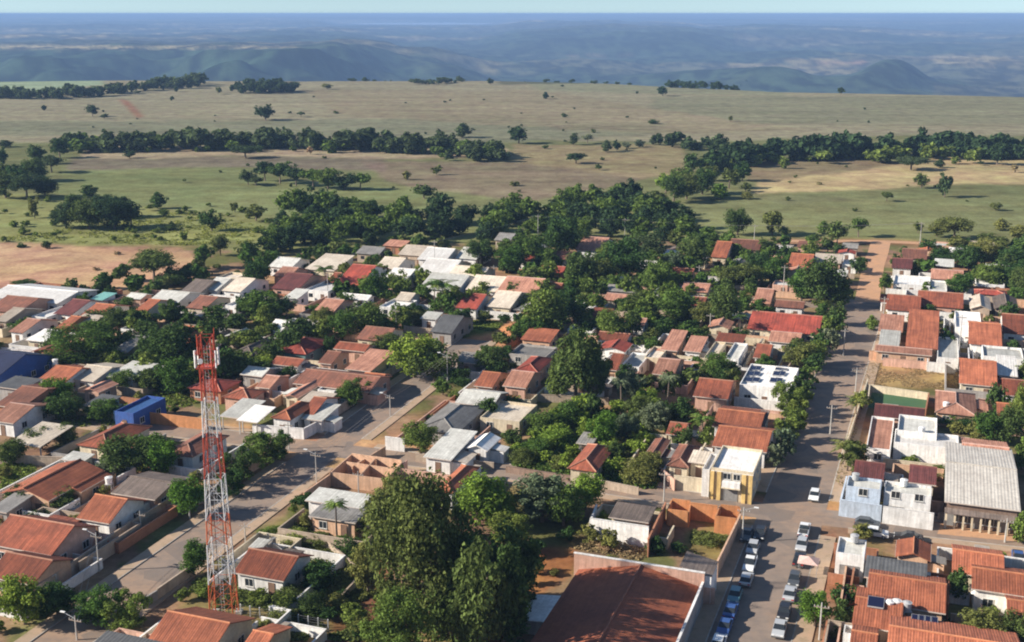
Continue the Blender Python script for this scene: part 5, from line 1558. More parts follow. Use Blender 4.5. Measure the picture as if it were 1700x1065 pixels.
# ---------------------------------------------------------------- cars
def car_paint(name, col):
    if name in MATS: return MATS[name]
    m, nt, out = new_mat(name); b = nt.nodes.new("ShaderNodeBsdfPrincipled"); b.inputs["Base Color"].default_value = (*col, 1); b.inputs["Roughness"].default_value = .35
    b.inputs["Coat Weight"].default_value = .5
    nt.links.new(b.outputs[0], out.inputs[0]); MATS[name] = m; return m
PAINT = {'white': (.75, .75, .74), 'black': (.02, .02, .022), 'silver': (.42, .43, .44), 'blue': (.04, .09, .26), 'red': (.25, .025, .02), 'dark grey': (.07, .075, .08), 'teal': (.10, .22, .25)}
def car_meshes(kind):
    def section(prof, w_lo, w_hi, z_split):
        m = MB(); n = len(prof)
        wid = lambda z: w_lo if z <= z_split else w_hi
        for s in (-1, 1):
            m.v += [(s * wid(z), y, z) for y, z in prof]
        m.f.append(tuple(range(n))); m.f.append(tuple(range(2 * n - 1, n - 1, -1)))
        for i in range(n):
            j = (i + 1) % n; m.f.append((j, i, n + i, n + j))
        return m
    L = {'hatch': 1.95, 'sedan': 2.15, 'pickup': 2.5}[kind]
    zb = .95
    body = section([(-L, .32), (-L - .02, .62), (-L + .10, .82), (-L + .95, zb), (L - .25, zb + .02), (L, .85), (L + .02, .45), (L - .05, .32)], .84, .80, .7)
    if kind == 'hatch': g0 = [(-.95, zb + .004), (-.35, 1.42), (1.25, 1.44), (1.75, zb + .026)]
    elif kind == 'sedan': g0 = [(-1.0, zb + .004), (-.35, 1.40), (.85, 1.40), (1.45, zb + .026)]
    else: g0 = [(-1.15, zb + .004), (-.5, 1.62), (.55, 1.62), (.70, zb + .026)]
    cab = section(g0, .76, .62, 1.2)
    (ya, za), (yb, zb2) = g0[1], g0[2]
    roof = MB(); roof.box(-.64, .64, ya + .02, yb - .02, za + .003, za + .055)
    wheel = MB(); wheel.bar((-.11, 0, 0), (.11, 0, 0), .31, 14)
    hub = MB(); hub.bar((-.118, 0, 0), (.118, 0, 0), .17, 10)
    hl = MB(); hl.box(-.17, .17, -.03, .06, -.08, .08)
    bump_ = MB(); bump_.box(-.8, .8, -L - .07, -L + .12, .34, .52)
    bump2 = MB(); bump2.box(-.8, .8, L - .12, L + .08, .36, .56)
    bed = None
    if kind == 'pickup':
        bed = MB(); bed.box(-.66, .66, .85, L - .16, zb + .035, zb + .06)
    return L, body, cab, roof, wheel, hub, hl, bump_, bump2, bed
CARM = {}
def car(px, py, kind, paint, rev=False, cross=False, look=None, ang=0.0):
    if kind not in CARM:
        L, body, cab, roof, wheel, hub, hl, b1, b2, bed = car_meshes(kind)
        CARM[kind] = dict(L=L, body=body.mesh('body', car_paint('car_white', PAINT['white'])), cab=cab.mesh('windows', glass_mat()), roof=roof.mesh('roof', car_paint('car_white', PAINT['white'])),
                          wheel=wheel.mesh('wheel', plain_mat('tyre', (.02, .02, .02), .9)), hub=hub.mesh('rim', M_STEEL()), hl=hl.mesh('headlight', plain_mat('lamp_white', (.7, .7, .68))),
                          tl=hl.mesh('taillight', plain_mat('tail_red', (.4, .02, .02))), b1=b1.mesh('bumper', plain_mat('bumper', (.08, .08, .08))), b2=b2.mesh('bumper', plain_mat('bumper', (.08, .08, .08))),
                          bed=bed.mesh('cargo_bed', plain_mat('bedliner', (.05, .05, .05))) if bed else None)
    K = CARM[kind]; x, y, z = at(px, py, .5)
    rz = GRID_RZ + (math.pi if rev else 0) + (math.pi / 2 if cross else 0) + ang
    word = {'hatch': 'hatchback', 'sedan': 'saloon car', 'pickup': 'pickup truck'}[kind]
    o = thing('car' if kind != 'pickup' else 'pickup_truck', 'car' if kind != 'pickup' else 'pickup', (x, y, .024), rz, look=look or f"{paint} {word}", group='vehicles along the streets', pix=(px, py))
    P = car_paint('car_' + paint.replace(' ', '_'), PAINT[paint])
    for key, nm in (('body', 'body'), ('roof', 'roof')):
        q = link(nm, K[key], o); q.material_slots[0].link = 'OBJECT'; q.material_slots[0].material = P
    link('windows', K['cab'], o); link('bumper', K['b1'], o); link('bumper', K['b2'], o)
    if K['bed']: link('cargo_bed', K['bed'], o)
    for sx in (-1, 1):
        for yy in (-K['L'] * .62, K['L'] * .62):
            wq = link('wheel', K['wheel'], o, (sx * .74, yy, .31)); link('rim', K['hub'], wq)
        link('headlight', K['hl'], o, (sx * .58, -K['L'] - .0, .66)); link('taillight', K['tl'], o, (sx * .62, K['L'] - .02, .72))
for a in [(1352, 823, 'hatch', 'white', False), (1262, 886, 'hatch', 'black', False), (1240, 888, 'sedan', 'dark grey', False), (1245, 936, 'pickup', 'white', False), (1239, 962, 'hatch', 'silver', True), (1220, 989, 'hatch', 'teal', False), (1213, 1014, 'sedan', 'blue', True),
          (1203, 1041, 'sedan', 'blue', False), (1193, 1067, 'hatch', 'white', True), (1335, 880, 'pickup', 'white', True), (1331, 905, 'hatch', 'silver', False), (1327, 929, 'sedan', 'black', True), (1319, 962, 'hatch', 'dark grey', False), (1311, 986, 'sedan', 'silver', True), (1302, 1016, 'hatch', 'black', False)]:
    car(*a)
for a in [(1250, 910, 'hatch', 'silver', False), (1294, 1044, 'sedan', 'silver', False)]:
    car(*a)
car(1454, 885, 'hatch', 'white', False, True); car(1508, 892, 'sedan', 'black', True, True); car(1440, 869, 'hatch', 'dark grey', False, True); car(1690, 928, 'pickup', 'blue', False)
# a pink and white market awning by the kerb
def awning(px, py):
    x, y, z = at(px, py)
    o = thing('awning', 'awning', (x, y, 0), GRID_RZ, label='small pale pink canopy tent on the pavement beside the parked cars', group='sheds and open roofs', pix=(px, py))
    for sx in (-1.3, 1.3):
        for sy in (-1.2, 1.2):
            m = MB(); m.bar((sx, sy, 0), (sx, sy, 2.2), .04, 5); m.build('post', M_STEEL(), o)
    m = MB()
    for k in range(4):
        c = [(-1.5, -1.4, 2.2), (1.5, -1.4, 2.2), (1.5, 1.4, 2.2), (-1.5, 1.4, 2.2)]
        plain_slope(m, [c[k], c[(k + 1) % 4], (0, 0, 2.9)], .03)
    m.build('canopy', plain_mat('canopy_cloth', (.62, .42, .36)), o)
awning(1341, 953)

# ---------------------------------------------------------------- fences and rough walls of the tower lot
wall_run([(60, 1000), (110, 965), (215, 890), (300, 838)], 2.3, 'tan', label='long tan street wall along the shaded side of the left street', lm='tan wall of the left street')
wall_run([(262, 996), (320, 955)], 1.7, 'tan', label='rough tan block wall along the street left of the tower foot', lm='rough tan block wall')
wall_run([(236, 1012), (262, 996)], 1.5, 'grey')
wall_run([(460, 898), (540, 908), (604, 962), (560, 1010)], 1.3, 'tan', look='low curving tan yard wall behind the white house')
def fence(pts, n, h=1.6):
    P = [at(*p)[:2] for p in pts]; x0, y0 = P[0]
    cx = sum(p[0] for p in pts) / len(pts); cy = sum(p[1] for p in pts) / len(pts)
    o = thing('wire_fence', 'fence', (x0, y0, 0), 0, label='wire fence on white concrete posts between the tower and the scrub', group=None, pix=(cx, cy))
    pm = shared('fpost', lambda: (lambda m: (m.box(-.08, .08, -.08, .08, 0, h), m.mesh('post', wall_mat('white')))[1])(MB()))
    a, b = P
    for i in range(n): link('post', pm, o, (a[0] - x0 + (b[0] - a[0]) * i / (n - 1), a[1] - y0 + (b[1] - a[1]) * i / (n - 1), 0))
    for z in (.4, .8, 1.2, 1.5):
        m = MB(); m.bar((0, 0, z), (b[0] - x0, b[1] - y0, z), .015, 3); m.build('wire', M_STEEL(), o)
fence([(400, 1020), (545, 1046)], 10)
for pts, h, w in [([(585, 790), (640, 756)], 1.8, 'peach'), ([(330, 838), (470, 752)], 1.6, 'tan'), ([(0, 770), (128, 775)], 1.8, 'tan'), ([(620, 640), (690, 600)], 1.8, 'grey'), ([(560, 690), (640, 640)], 2.0, 'tan'),
                  ([(690, 765), (820, 780)], 1.4, 'tan'), ([(840, 784), (960, 802)], 1.2, 'brown'), ([(960, 802), (1060, 822)], 1.4, 'tan'), ([(850, 664), (1010, 672)], 1.6, 'tan'), ([(640, 512), (760, 520)], 1.8, 'white'), ([(1296, 640), (1345, 560)], 1.8, 'tan'),
                  ([(1400, 760), (1440, 640)], 1.6, 'cream'), ([(1390, 1050), (1404, 955)], 2.2, 'peach'), ([(1404, 955), (1434, 958)], 2.2, 'cream'), ([(1556, 862), (1700, 884)], 1.2, 'tan'), ([(1544, 500), (1640, 508)], 2.0, 'white'), ([(1560, 480), (1680, 486)], 2.0, 'cream'),
                  ([(240, 545), (330, 552)], 2.0, 'tan'), ([(0, 590), (60, 594)], 2.0, 'white'), ([(110, 690), (190, 698)], 1.8, 'tan'), ([(440, 612), (530, 620)], 1.8, 'cream'), ([(860, 565), (930, 572)], 1.6, 'tan'), ([(1100, 600), (1180, 610)], 2.0, 'cream'), ([(1180, 615), (1230, 622)], 2.0, 'white')]:
    wall_run(pts, h, w)
# ---------------------------------------------------------------- palms
PALM = {}
def palm_parts(var):
    if var in PALM: return PALM[var]
    r = random.Random(var + 50); F_ = []
    for i in range(16):
        a = i / 16 * 2 * math.pi + r.uniform(-.15, .15); el = r.uniform(-.1, .95); L = r.uniform(.85, 1.1)
        m = MB(); pts = []
        for k in range(7):
            t = k / 6; rr = L * t * math.cos(el * (1 - t)); zz = L * (math.sin(el) * t - .62 * t * t)
            pts.append((rr, zz))
        for k in range(6):
            for s in (-1, 1):
                for j in range(2):
                    t0 = (k + j * .5) / 6; t1 = t0 + .085
                    f0 = min(5, int(t0 * 6)); u = t0 * 6 - f0
                    p0 = (pts[f0][0] + (pts[f0 + 1][0] - pts[f0][0]) * u, pts[f0][1] + (pts[f0 + 1][1] - pts[f0][1]) * u)
                    p1 = (p0[0] + .075, p0[1] - .02)
                    wd = .22 * math.sin(math.pi * min(1, .18 + t0 * .8))
                    m.quad((p0[0], 0, p0[1]), (p1[0], 0, p1[1]), (p1[0] + .06, s * wd, p1[1] - wd * .55), (p0[0] + .06, s * wd, p0[1] - wd * .55))
        F_.append((m.mesh('frond', leaf('mid')), a))
    t = MB(); pr = (0, 0, -.1)
    for k in range(1, 6):
        p = (.02 * math.sin(k), .02 * k / 5, k / 5); t.bar(pr, p, .045 - .004 * k, 7, .041 - .004 * k); pr = p
    PALM[var] = (F_, t.mesh('trunk', bark()))
    return PALM[var]
def palm(px, by, w_px, h_px, leafk='mid', look=None):
    x, y, z = at(px, by); s = scale_at(px, by); w, h = w_px / s / 2, h_px / s
    o = thing('palm_tree', 'palm', (x, y, 0), random.uniform(0, 6), look=look or f"{LEAF_WORD[leafk]} palm", group='palms', pix=(px, by - h_px * .6))
    F_, t = palm_parts(random.randint(0, 2))
    th = max(.8, h - w * .45)
    tt = link('trunk', t, o); tt.scale = (th * .8 if th < 5 else 4.5, th * .8 if th < 5 else 4.5, th)
    for me, a in F_:
        f = link('frond', me, o, (0, .02 * 4, th), a); f.scale = (w, w, w)
        f.material_slots[0].link = 'OBJECT'; f.material_slots[0].material = leaf(leafk)
for a in [(560, 895, 44, 76, 'mid'), (541, 486, 36, 50, 'dark'), (1406, 782, 60, 60, 'olive'), (1030, 690, 36, 70, 'grey'), (1108, 690, 36, 78, 'grey'), (735, 520, 52, 62, 'mid'), (1165, 735, 44, 56, 'mid'), (722, 516, 44, 58, 'dark'), (1228, 565, 30, 50, 'dark'), (612, 500, 34, 46, 'mid'), (1420, 700, 40, 46, 'olive')]:
    palm(*a)

# ---------------------------------------------------------------- trees among the houses
TT = [
 # the great trees in the middle foreground
 (698, 1046, 184, 280, 'tall', 'fern', 'giant feathery green tree, tallest of the foreground trees'), (660, 1128, 130, 150, 'airy', 'mid', 'pale feathery green tree at the bottom edge below the giant tree'), (812, 1058, 150, 175, 'tall', 'dark', 'huge dark tree shading the red roofed hall'),
 (768, 1010, 110, 180, 'tall', 'fern', None), (850, 1012, 120, 155, 'tall', 'dark', None), (838, 1078, 100, 190, 'tall', 'dark', None), (795, 1105, 120, 225, 'tall', 'fern', None), (796, 872, 108, 98, 'round', 'bright', None), (838, 876, 74, 66, 'round', 'bright', 'vivid green rounded tree beside the giant tree'), (900, 866, 110, 84, 'airy', 'grey', 'silvery green tree above the white painted wall'),
 (972, 846, 70, 66, 'round', 'bright', 'bright green tree on the cross street above the white painted wall'), (848, 908, 84, 60, 'round', 'mid', None), (935, 872, 80, 74, 'round', 'mid', None), (750, 1072, 110, 130, 'tall', 'dark', None), (845, 1072, 100, 90, 'airy', 'dark', None), (890, 850, 70, 50, 'round', 'mid', None),
 (612, 985, 70, 90, 'airy', 'olive', None), (640, 905, 80, 100, 'airy', 'olive', None),
 # left street and its yards
 (316, 856, 66, 72, 'round', 'bright', 'bright green round street tree beside the tower'), (322, 955, 60, 66, 'round', 'mid', 'green street tree at the tower foot'), (42, 1036, 92, 92, 'round', 'bright', 'bright green tree in the lower left corner'),
 (170, 1036, 78, 66, 'clipped', 'mid', 'first clipped street tree near the bottom left corner'), (212, 1046, 76, 66, 'clipped', 'mid', 'second clipped street tree, the one nearer the tower'), (96, 1020, 90, 60, 'round', 'dark', None),
 (400, 800, 60, 58, 'clipped', 'dark', 'clipped dark street tree right of the tower waist'), (436, 776, 72, 56, 'clipped', 'mid', None), (462, 760, 50, 46, 'clipped', 'mid', None), (384, 822, 50, 46, 'clipped', 'dark', None),
 (268, 790, 66, 62, 'round', 'bright', 'bright green tree beside the brown house left of the tower'), (216, 790, 100, 74, 'round', 'dark', None), (250, 772, 80, 56, 'round', 'mid', None), (180, 800, 60, 44, 'round', 'grey', None),
 (96, 672, 66, 46, 'round', 'bright', None), (110, 698, 70, 50, 'round', 'dark', None), (170, 698, 66, 36, 'round', 'mid', None), (210, 648, 60, 36, 'round', 'mid', None), (70, 745, 60, 40, 'round', 'dark', None), (20, 770, 60, 44, 'round', 'dark', None), (110, 740, 50, 40, 'round', 'dark', None),
 (132, 604, 122, 64, 'clipped', 'mid', 'broad flat topped clipped tree above the orange roof with white tank'), (170, 584, 60, 56, 'clipped', 'dark', None), (196, 552, 54, 44, 'round', 'dark', None), (236, 552, 60, 40, 'round', 'dark', None), (155, 545, 40, 34, 'round', 'dark', None),
 (276, 614, 96, 80, 'round', 'dark', None), (300, 655, 80, 66, 'round', 'mid', None), (255, 650, 60, 44, 'airy', 'dark', None), (332, 610, 50, 60, 'round', 'dark', None), (372, 640, 46, 70, 'tall', 'dark', None), (432, 625, 56, 34, 'round', 'bright', None), (395, 625, 40, 50, 'round', 'dark', None),
 (440, 530, 86, 50, 'round', 'mid', None), (412, 528, 44, 44, 'round', 'dark', None), (476, 526, 40, 36, 'round', 'grey', None), (256, 470, 82, 58, 'spread', 'dark', 'big dark spreading tree at the corner of the bare red field'), (290, 474, 60, 30, 'round', 'dark', None), (366, 424, 34, 38, 'round', 'olive', None), (340, 445, 40, 40, 'airy', 'mid', None), (412, 428, 30, 30, 'round', 'dark', None), (430, 478, 50, 52, 'round', 'dark', None), (440, 450, 44, 36, 'round', 'mid', None),
 (40, 845, 70, 44, 'round', 'dark', None), (100, 848, 70, 40, 'round', 'dark', None), (60, 870, 50, 30, 'bush', 'dark', None),
 # centre left
 (688, 626, 98, 76, 'round', 'bright', 'big bright rounded tree on the left street before the clearing'), (722, 632, 92, 70, 'round', 'dark', 'dark tree leaning against the big bright rounded one over the street'), (580, 676, 52, 48, 'round', 'mid', None), (600, 662, 40, 36, 'clipped', 'mid', None), (570, 564, 56, 50, 'round', 'mid', None), (612, 556, 60, 58, 'round', 'mid', None), (625, 500, 50, 54, 'tall', 'mid', None), (590, 540, 46, 40, 'round', 'dark', None), (540, 556, 50, 46, 'airy', 'olive', None), (508, 560, 44, 34, 'round', 'olive', None), (548, 592, 30, 38, 'round', 'dark', None),
 (640, 585, 60, 34, 'round', 'dark', None), (815, 622, 64, 48, 'airy', 'dark', None), (838, 600, 40, 30, 'round', 'dark', None), (690, 540, 50, 26, 'round', 'olive', None), (668, 545, 46, 40, 'round', 'mid', None), (745, 520, 44, 40, 'round', 'mid', None), (700, 478, 36, 30, 'round', 'mid', None), (665, 492, 42, 34, 'round', 'mid', None),
 (735, 655, 40, 30, 'round', 'mid', None), (698, 752, 70, 54, 'round', 'mid', 'green garden tree against the broad grey hip roof'), (808, 700, 46, 44, 'round', 'dark', None), (850, 680, 40, 26, 'round', 'mid', None), (842, 652, 30, 24, 'round', 'mid', None),
 (512, 690, 30, 20, 'bush', 'mid', None), (523, 975, 76, 48, 'round', 'dark', 'dark garden tree beside the white house right of the tower foot'), (520, 1020, 60, 44, 'bush', 'dark', None), (585, 920, 60, 36, 'bush', 'dark', None),
 # the tall dark tree and its neighbours
 (956, 668, 104, 130, 'tall', 'dark', 'tall dense dark tree, biggest in the middle of town'), (990, 668, 60, 90, 'tall', 'dark', None), (925, 664, 50, 80, 'round', 'mid', None), (1042, 672, 56, 66, 'airy', 'grey', None), (1075, 690, 50, 50, 'round', 'bright', None), (1108, 668, 46, 56, 'airy', 'dark', None), (1188, 634, 56, 52, 'round', 'mid', None), (1150, 640, 40, 30, 'round', 'dark', None),
 (905, 560, 90, 82, 'round', 'mid', None), (938, 545, 80, 70, 'round', 'dark', None), (880, 568, 50, 44, 'airy', 'mid', None), (1022, 568, 66, 62, 'round', 'mid', 'rounded tree left of the paved yard'), (1050, 560, 40, 50, 'round', 'dark', None), (1115, 535, 66, 60, 'round', 'mid', None), (1204, 545, 72, 84, 'tall', 'dark', 'tall dark tree behind the long red roof'), (1165, 540, 50, 44, 'round', 'olive', None), (1090, 490, 66, 60, 'round', 'mid', None), (1060, 520, 50, 40, 'round', 'olive', None), (960, 480, 60, 66, 'tall', 'dark', None), (1000, 478, 60, 50, 'round', 'olive', None),
 (1038, 468, 90, 76, 'round', 'dark', None), (1070, 440, 80, 54, 'round', 'forest', None), (930, 430, 70, 74, 'round', 'dark', None), (880, 440, 70, 54, 'round', 'mid', None), (850, 452, 60, 46, 'round', 'mid', None), (800, 440, 60, 44, 'round', 'dark', None), (960, 420, 54, 40, 'round', 'dark', None), (1150, 455, 66, 64, 'round', 'dark', None), (1120, 460, 50, 44, 'airy', 'grey', None), (1160, 425, 44, 40, 'round', 'dark', None),
 (1240, 480, 60, 44, 'airy', 'olive', None), (1210, 480, 50, 40, 'round', 'olive', None), (1260, 455, 50, 40, 'round', 'dark', None), (1290, 470, 50, 50, 'round', 'mid', None), (1276, 425, 40, 34, 'round', 'dark', None), (1366, 510, 88, 86, 'round', 'dark', 'large dark tree beside the avenue below the last orange roof'), (1330, 500, 60, 60, 'round', 'mid', None), (1395, 510, 46, 50, 'round', 'dark', None), (1425, 455, 34, 30, 'round', 'dark', None),
 (880, 478, 40, 34, 'round', 'olive', None), (990, 520, 44, 36, 'round', 'mid', None), (1075, 545, 36, 30, 'round', 'bright', None), (1010, 440, 50, 40, 'round', 'mid', None), (905, 500, 44, 40, 'round', 'mid', None), (850, 500, 30, 30, 'round', 'dark', None), (975, 560, 40, 30, 'round', 'dark', None), (1140, 520, 40, 34, 'round', 'mid', None), (1260, 520, 36, 26, 'round', 'mid', None), (1225, 430, 30, 26, 'round', 'mid', None), (1190, 470, 36, 30, 'round', 'mid', None),
 # avenue street trees
 (1385, 562, 46, 48, 'round', 'dark', None), (1372, 588, 44, 46, 'airy', 'grey', None), (1324, 612, 60, 52, 'round', 'olive', 'pale green tree behind the white solar panel building'), (1358, 606, 40, 46, 'round', 'mid', None), (1308, 690, 54, 58, 'clipped', 'mid', None), (1292, 668, 50, 36, 'round', 'mid', None), (1322, 700, 40, 44, 'clipped', 'mid', None), (1305, 735, 46, 50, 'clipped', 'mid', None), (1298, 762, 46, 54, 'clipped', 'grey', None), (1285, 775, 34, 40, 'clipped', 'grey', None), (1252, 660, 40, 26, 'round', 'dark', None),
 (1446, 548, 26, 26, 'round', 'lime', None), (1430, 680, 40, 34, 'airy', 'lime', None), (1416, 782, 56, 56, 'airy', 'olive', None), (1468, 486, 30, 36, 'round', 'mid', None), (1340, 560, 36, 30, 'round', 'mid', None),
 (1376, 566, 40, 44, 'round', 'mid', None), (1362, 586, 40, 42, 'round', 'dark', None), (1350, 622, 40, 40, 'round', 'dark', None), (1340, 640, 38, 34, 'clipped', 'mid', None), (1332, 662, 40, 40, 'clipped', 'dark', None), (1328, 680, 38, 38, 'clipped', 'mid', None), (1316, 716, 40, 42, 'clipped', 'mid', None), (1390, 540, 38, 42, 'round', 'dark', None),
 # right side
 (1352, 1040, 66, 66, 'round', 'bright', 'bright green street tree beside the avenue near the bottom edge'), (1398, 1050, 44, 62, 'round', 'dark', None), (1590, 1000, 46, 64, 'round', 'dark', None), (1632, 1068, 90, 60, 'round', 'olive', None), (1690, 1070, 70, 60, 'round', 'dark', None), (1692, 900, 44, 54, 'round', 'mid', None),
 (1654, 690, 44, 58, 'round', 'dark', None), (1668, 738, 66, 70, 'round', 'dark', None), (1640, 735, 60, 56, 'round', 'mid', None), (1694, 720, 50, 90, 'round', 'mid', None), (1600, 712, 50, 24, 'bush', 'dark', None), (1570, 705, 44, 24, 'bush', 'mid', None), (1695, 780, 40, 60, 'round', 'mid', None), (1620, 730, 40, 30, 'airy', 'olive', None),
 (1590, 490, 50, 40, 'round', 'mid', None), (1640, 480, 60, 46, 'round', 'mid', None), (1670, 480, 60, 50, 'round', 'dark', None), (1700, 490, 50, 50, 'round', 'dark', None), (1575, 470, 40, 26, 'round', 'mid', None), (1600, 445, 60, 40, 'round', 'dark', None), (1565, 442, 50, 34, 'round', 'dark', None), (1630, 440, 60, 44, 'round', 'olive', None), (1680, 450, 60, 44, 'round', 'dark', None), (1540, 425, 40, 30, 'round', 'dark', None), (1486, 448, 26, 30, 'round', 'dark', None), (1655, 420, 50, 30, 'airy', 'olive', None), (1700, 425, 40, 40, 'round', 'dark', None), (1600, 420, 46, 26, 'round', 'dark', None), (1535, 490, 30, 24, 'round', 'mid', None),
 (1560, 792, 50, 22, 'bush', 'lime', None), (1535, 800, 40, 20, 'bush', 'lime', None),
 # overgrown lots in the middle
 (1000, 745, 56, 66, 'round', 'bright', None), (1010, 720, 50, 40, 'airy', 'bright', None), (1060, 800, 66, 46, 'bush', 'olive', None), (1080, 790, 50, 44, 'airy', 'olive', None), (1062, 705, 60, 50, 'airy', 'olive', None), (1085, 720, 60, 54, 'airy', 'grey', None), (1040, 735, 50, 50, 'airy', 'grey', None), (905, 720, 66, 44, 'bush', 'mid', None), (940, 705, 60, 44, 'bush', 'mid', None), (890, 760, 66, 40, 'bush', 'mid', None), (925, 745, 66, 44, 'bush', 'bright', None), (870, 770, 50, 34, 'bush', 'olive', None), (960, 690, 60, 34, 'bush', 'dark', None), (985, 700, 40, 50, 'airy', 'dark', None), (1130, 745, 40, 44, 'round', 'dark', None), (1170, 745, 34, 40, 'round', 'mid', None), (1100, 700, 50, 36, 'round', 'dark', None), (1130, 700, 46, 44, 'round', 'dark', None), (850, 735, 40, 30, 'bush', 'dark', None), (1020, 770, 40, 44, 'round', 'dark', None), (930, 780, 44, 30, 'bush', 'olive', None),
 # tower lot scrub
 (450, 892, 50, 22, 'bush', 'lime', None), (490, 902, 60, 26, 'bush', 'lime', None), (530, 906, 50, 26, 'bush', 'olive', None), (570, 912, 44, 26, 'bush', 'mid', None), (480, 1000, 60, 30, 'bush', 'olive', None), (430, 1000, 44, 26, 'bush', 'mid', None), (340, 990, 40, 30, 'bush', 'mid', None), (470, 1035, 60, 30, 'bush', 'olive', None), (560, 1010, 44, 30, 'bush', 'olive', None), (600, 1050, 50, 36, 'bush', 'olive', None), (440, 1045, 40, 22, 'bush', 'olive', None), (610, 890, 44, 40, 'bush', 'olive', None),
 (1010, 912, 40, 18, 'bush', 'dry', None), (1040, 915, 40, 16, 'bush', 'dry', None), (1180, 905, 36, 20, 'bush', 'olive', None),
]
for (px, by, w, h, k, lf, lab) in TT:
    tree(px, by, w, h, k, lf, label=lab)
wood('backyard_trees', fill([(830, 408), (1290, 405), (1290, 470), (1240, 540), (1000, 545), (880, 500), (830, 440)], 40, 34, 30, 30), 'mid', 2)
grove(fill([(1290, 402), (1430, 402), (1400, 440), (1300, 440)], 8, 32, 26, 22), ['round'], ['dark', 'mid'], 'trees of the town and its edge')
grove(fill([(1480, 408), (1700, 415), (1700, 480), (1560, 440)], 10, 36, 30, 26), ['round', 'spread'], ['dark', 'mid', 'olive'], 'trees of the town and its edge')

# ---------------------------------------------------------------- grass and weeds: stuff nobody could count
def weeds(name, poly, n, size, hgt, leafk, seed):
    r = np.random.default_rng(seed)
    P = np.array([at(*p)[:2] for p in poly])
    lo, hi = P.min(0), P.max(0)
    q = lo + r.random((n * 6, 2)) * (hi - lo)
    pl = [tuple(p) for p in P]
    q = q[inside(pl, q[:, 0], q[:, 1])]
    den = fbm(q[:, 0] / 5 + seed, q[:, 1] / 5 + 3 * seed, 3)
    q = q[den > .46][:n]
    n = len(q)
    c = np.concatenate([q, (r.random((n, 1)) * hgt * .5)], 1)
    v, f = leaf_cards(c, np.full(n, size * 1.4), 4, size, seed + 1, .7, .8)
    v[:, 2] = np.maximum(v[:, 2], .03)
    stuff(link(name, np_mesh(name, v, f, leaf(leafk), None, False)))
weeds('undergrowth', [(850, 772), (932, 674), (1062, 690), (1112, 745), (1090, 812), (970, 806)], 5200, .34, 1.3, 'mid', 11)
weeds('undergrowth', [(850, 772), (932, 674), (1062, 690), (1112, 745), (1090, 812), (970, 806)], 2600, .3, 1.0, 'olive', 12)
weeds('weeds', [(430, 900), (470, 868), (620, 900), (640, 980), (560, 1015), (500, 905)], 3000, .26, .7, 'olive', 13)
weeds('weeds', [(300, 1005), (335, 950), (420, 985), (600, 1000), (600, 1065), (400, 1062)], 3400, .26, .7, 'olive', 14)
weeds('dry_grass', [(1430, 640), (1440, 600), (1592, 606), (1592, 645)], 2200, .13, .25, 'dry', 15)
weeds('dry_grass', [(950, 910), (985, 888), (1078, 912), (1060, 930)], 500, .22, .5, 'dry', 16)
weeds('grass', [(742, 556), (752, 538), (800, 532), (838, 536), (815, 552), (770, 560)], 1500, .3, .3, 'lime', 17)
weeds('grass', [(1146, 918), (1150, 880), (1215, 892), (1195, 930)], 700, .22, .4, 'olive', 18)
weeds('grass', [(1386, 800), (1430, 650), (1440, 650), (1400, 810)], 700, .2, .3, 'dry', 19)
weeds('weeds', [(0, 770), (250, 720), (300, 770), (0, 860)], 2600, .28, .7, 'mid', 20)
weeds('weeds', [(40, 700), (330, 600), (420, 560), (480, 640), (360, 660), (120, 730)], 3000, .3, .8, 'mid', 21)
weeds('weeds', [(880, 560), (1240, 470), (1290, 500), (1220, 560), (900, 600)], 2600, .4, .9, 'mid', 22)
weeds('weeds', [(1040, 690), (1180, 660), (1190, 740), (1110, 745)], 1600, .3, 1.0, 'mid', 23)
weeds('weeds', [(0, 395), (300, 350), (460, 380), (420, 410), (0, 400)], 2600, .34, .4, 'lime', 24)

# ---------------------------------------------------------------- yard walls and the greenery that fills the yards
ROADS = [(AV_R, R_W / 2 + 2.8), (AV_L, L_W / 2 + 2.8), (CR_1, C_W / 2 + 2.2), (CR_2, 4.0), (AV_RD, 5.0), (CR_3, 2.8)]
def road_gap(x, y):
    best = 99
    for P, w in ROADS:
        for a, b in zip(P[:-1], P[1:]):
            dx, dy = b[0] - a[0], b[1] - a[1]; t = max(0, min(1, ((x - a[0]) * dx + (y - a[1]) * dy) / (dx * dx + dy * dy)))
            best = min(best, math.hypot(x - a[0] - dx * t, y - a[1] - dy * t) - w)
    return best
def in_house(x, y, pad=0.3, skip=None):
    for root, w, l, h, c in HOUSES:
        if root is skip: continue
        dx, dy = x - c[0], y - c[1]
        if abs(dx) > 40 or abs(dy) > 40: continue
        a, b = dx * VX + dy * VY, dx * UX + dy * UY
        if abs(a) < w / 2 + pad and abs(b) < l / 2 + pad: return True
    hx, hy = grid_xy((x, y), at(1068, 953, 2.7))
    if -10 < hx < 10 and -36 < hy < 5: return True
    for px_, py_ in ((1215, 800), (1165, 870), (605, 800), (373, 1020), (1490, 665)):
        q = at(px_, py_)
        if math.hypot(x - q[0], y - q[1]) < 7: return True
    return False
TOWN = [(-60, 500), (300, 452), (480, 415), (860, 398), (1290, 404), (1440, 412), (1760, 418), (1760, 1080), (-60, 1080)]
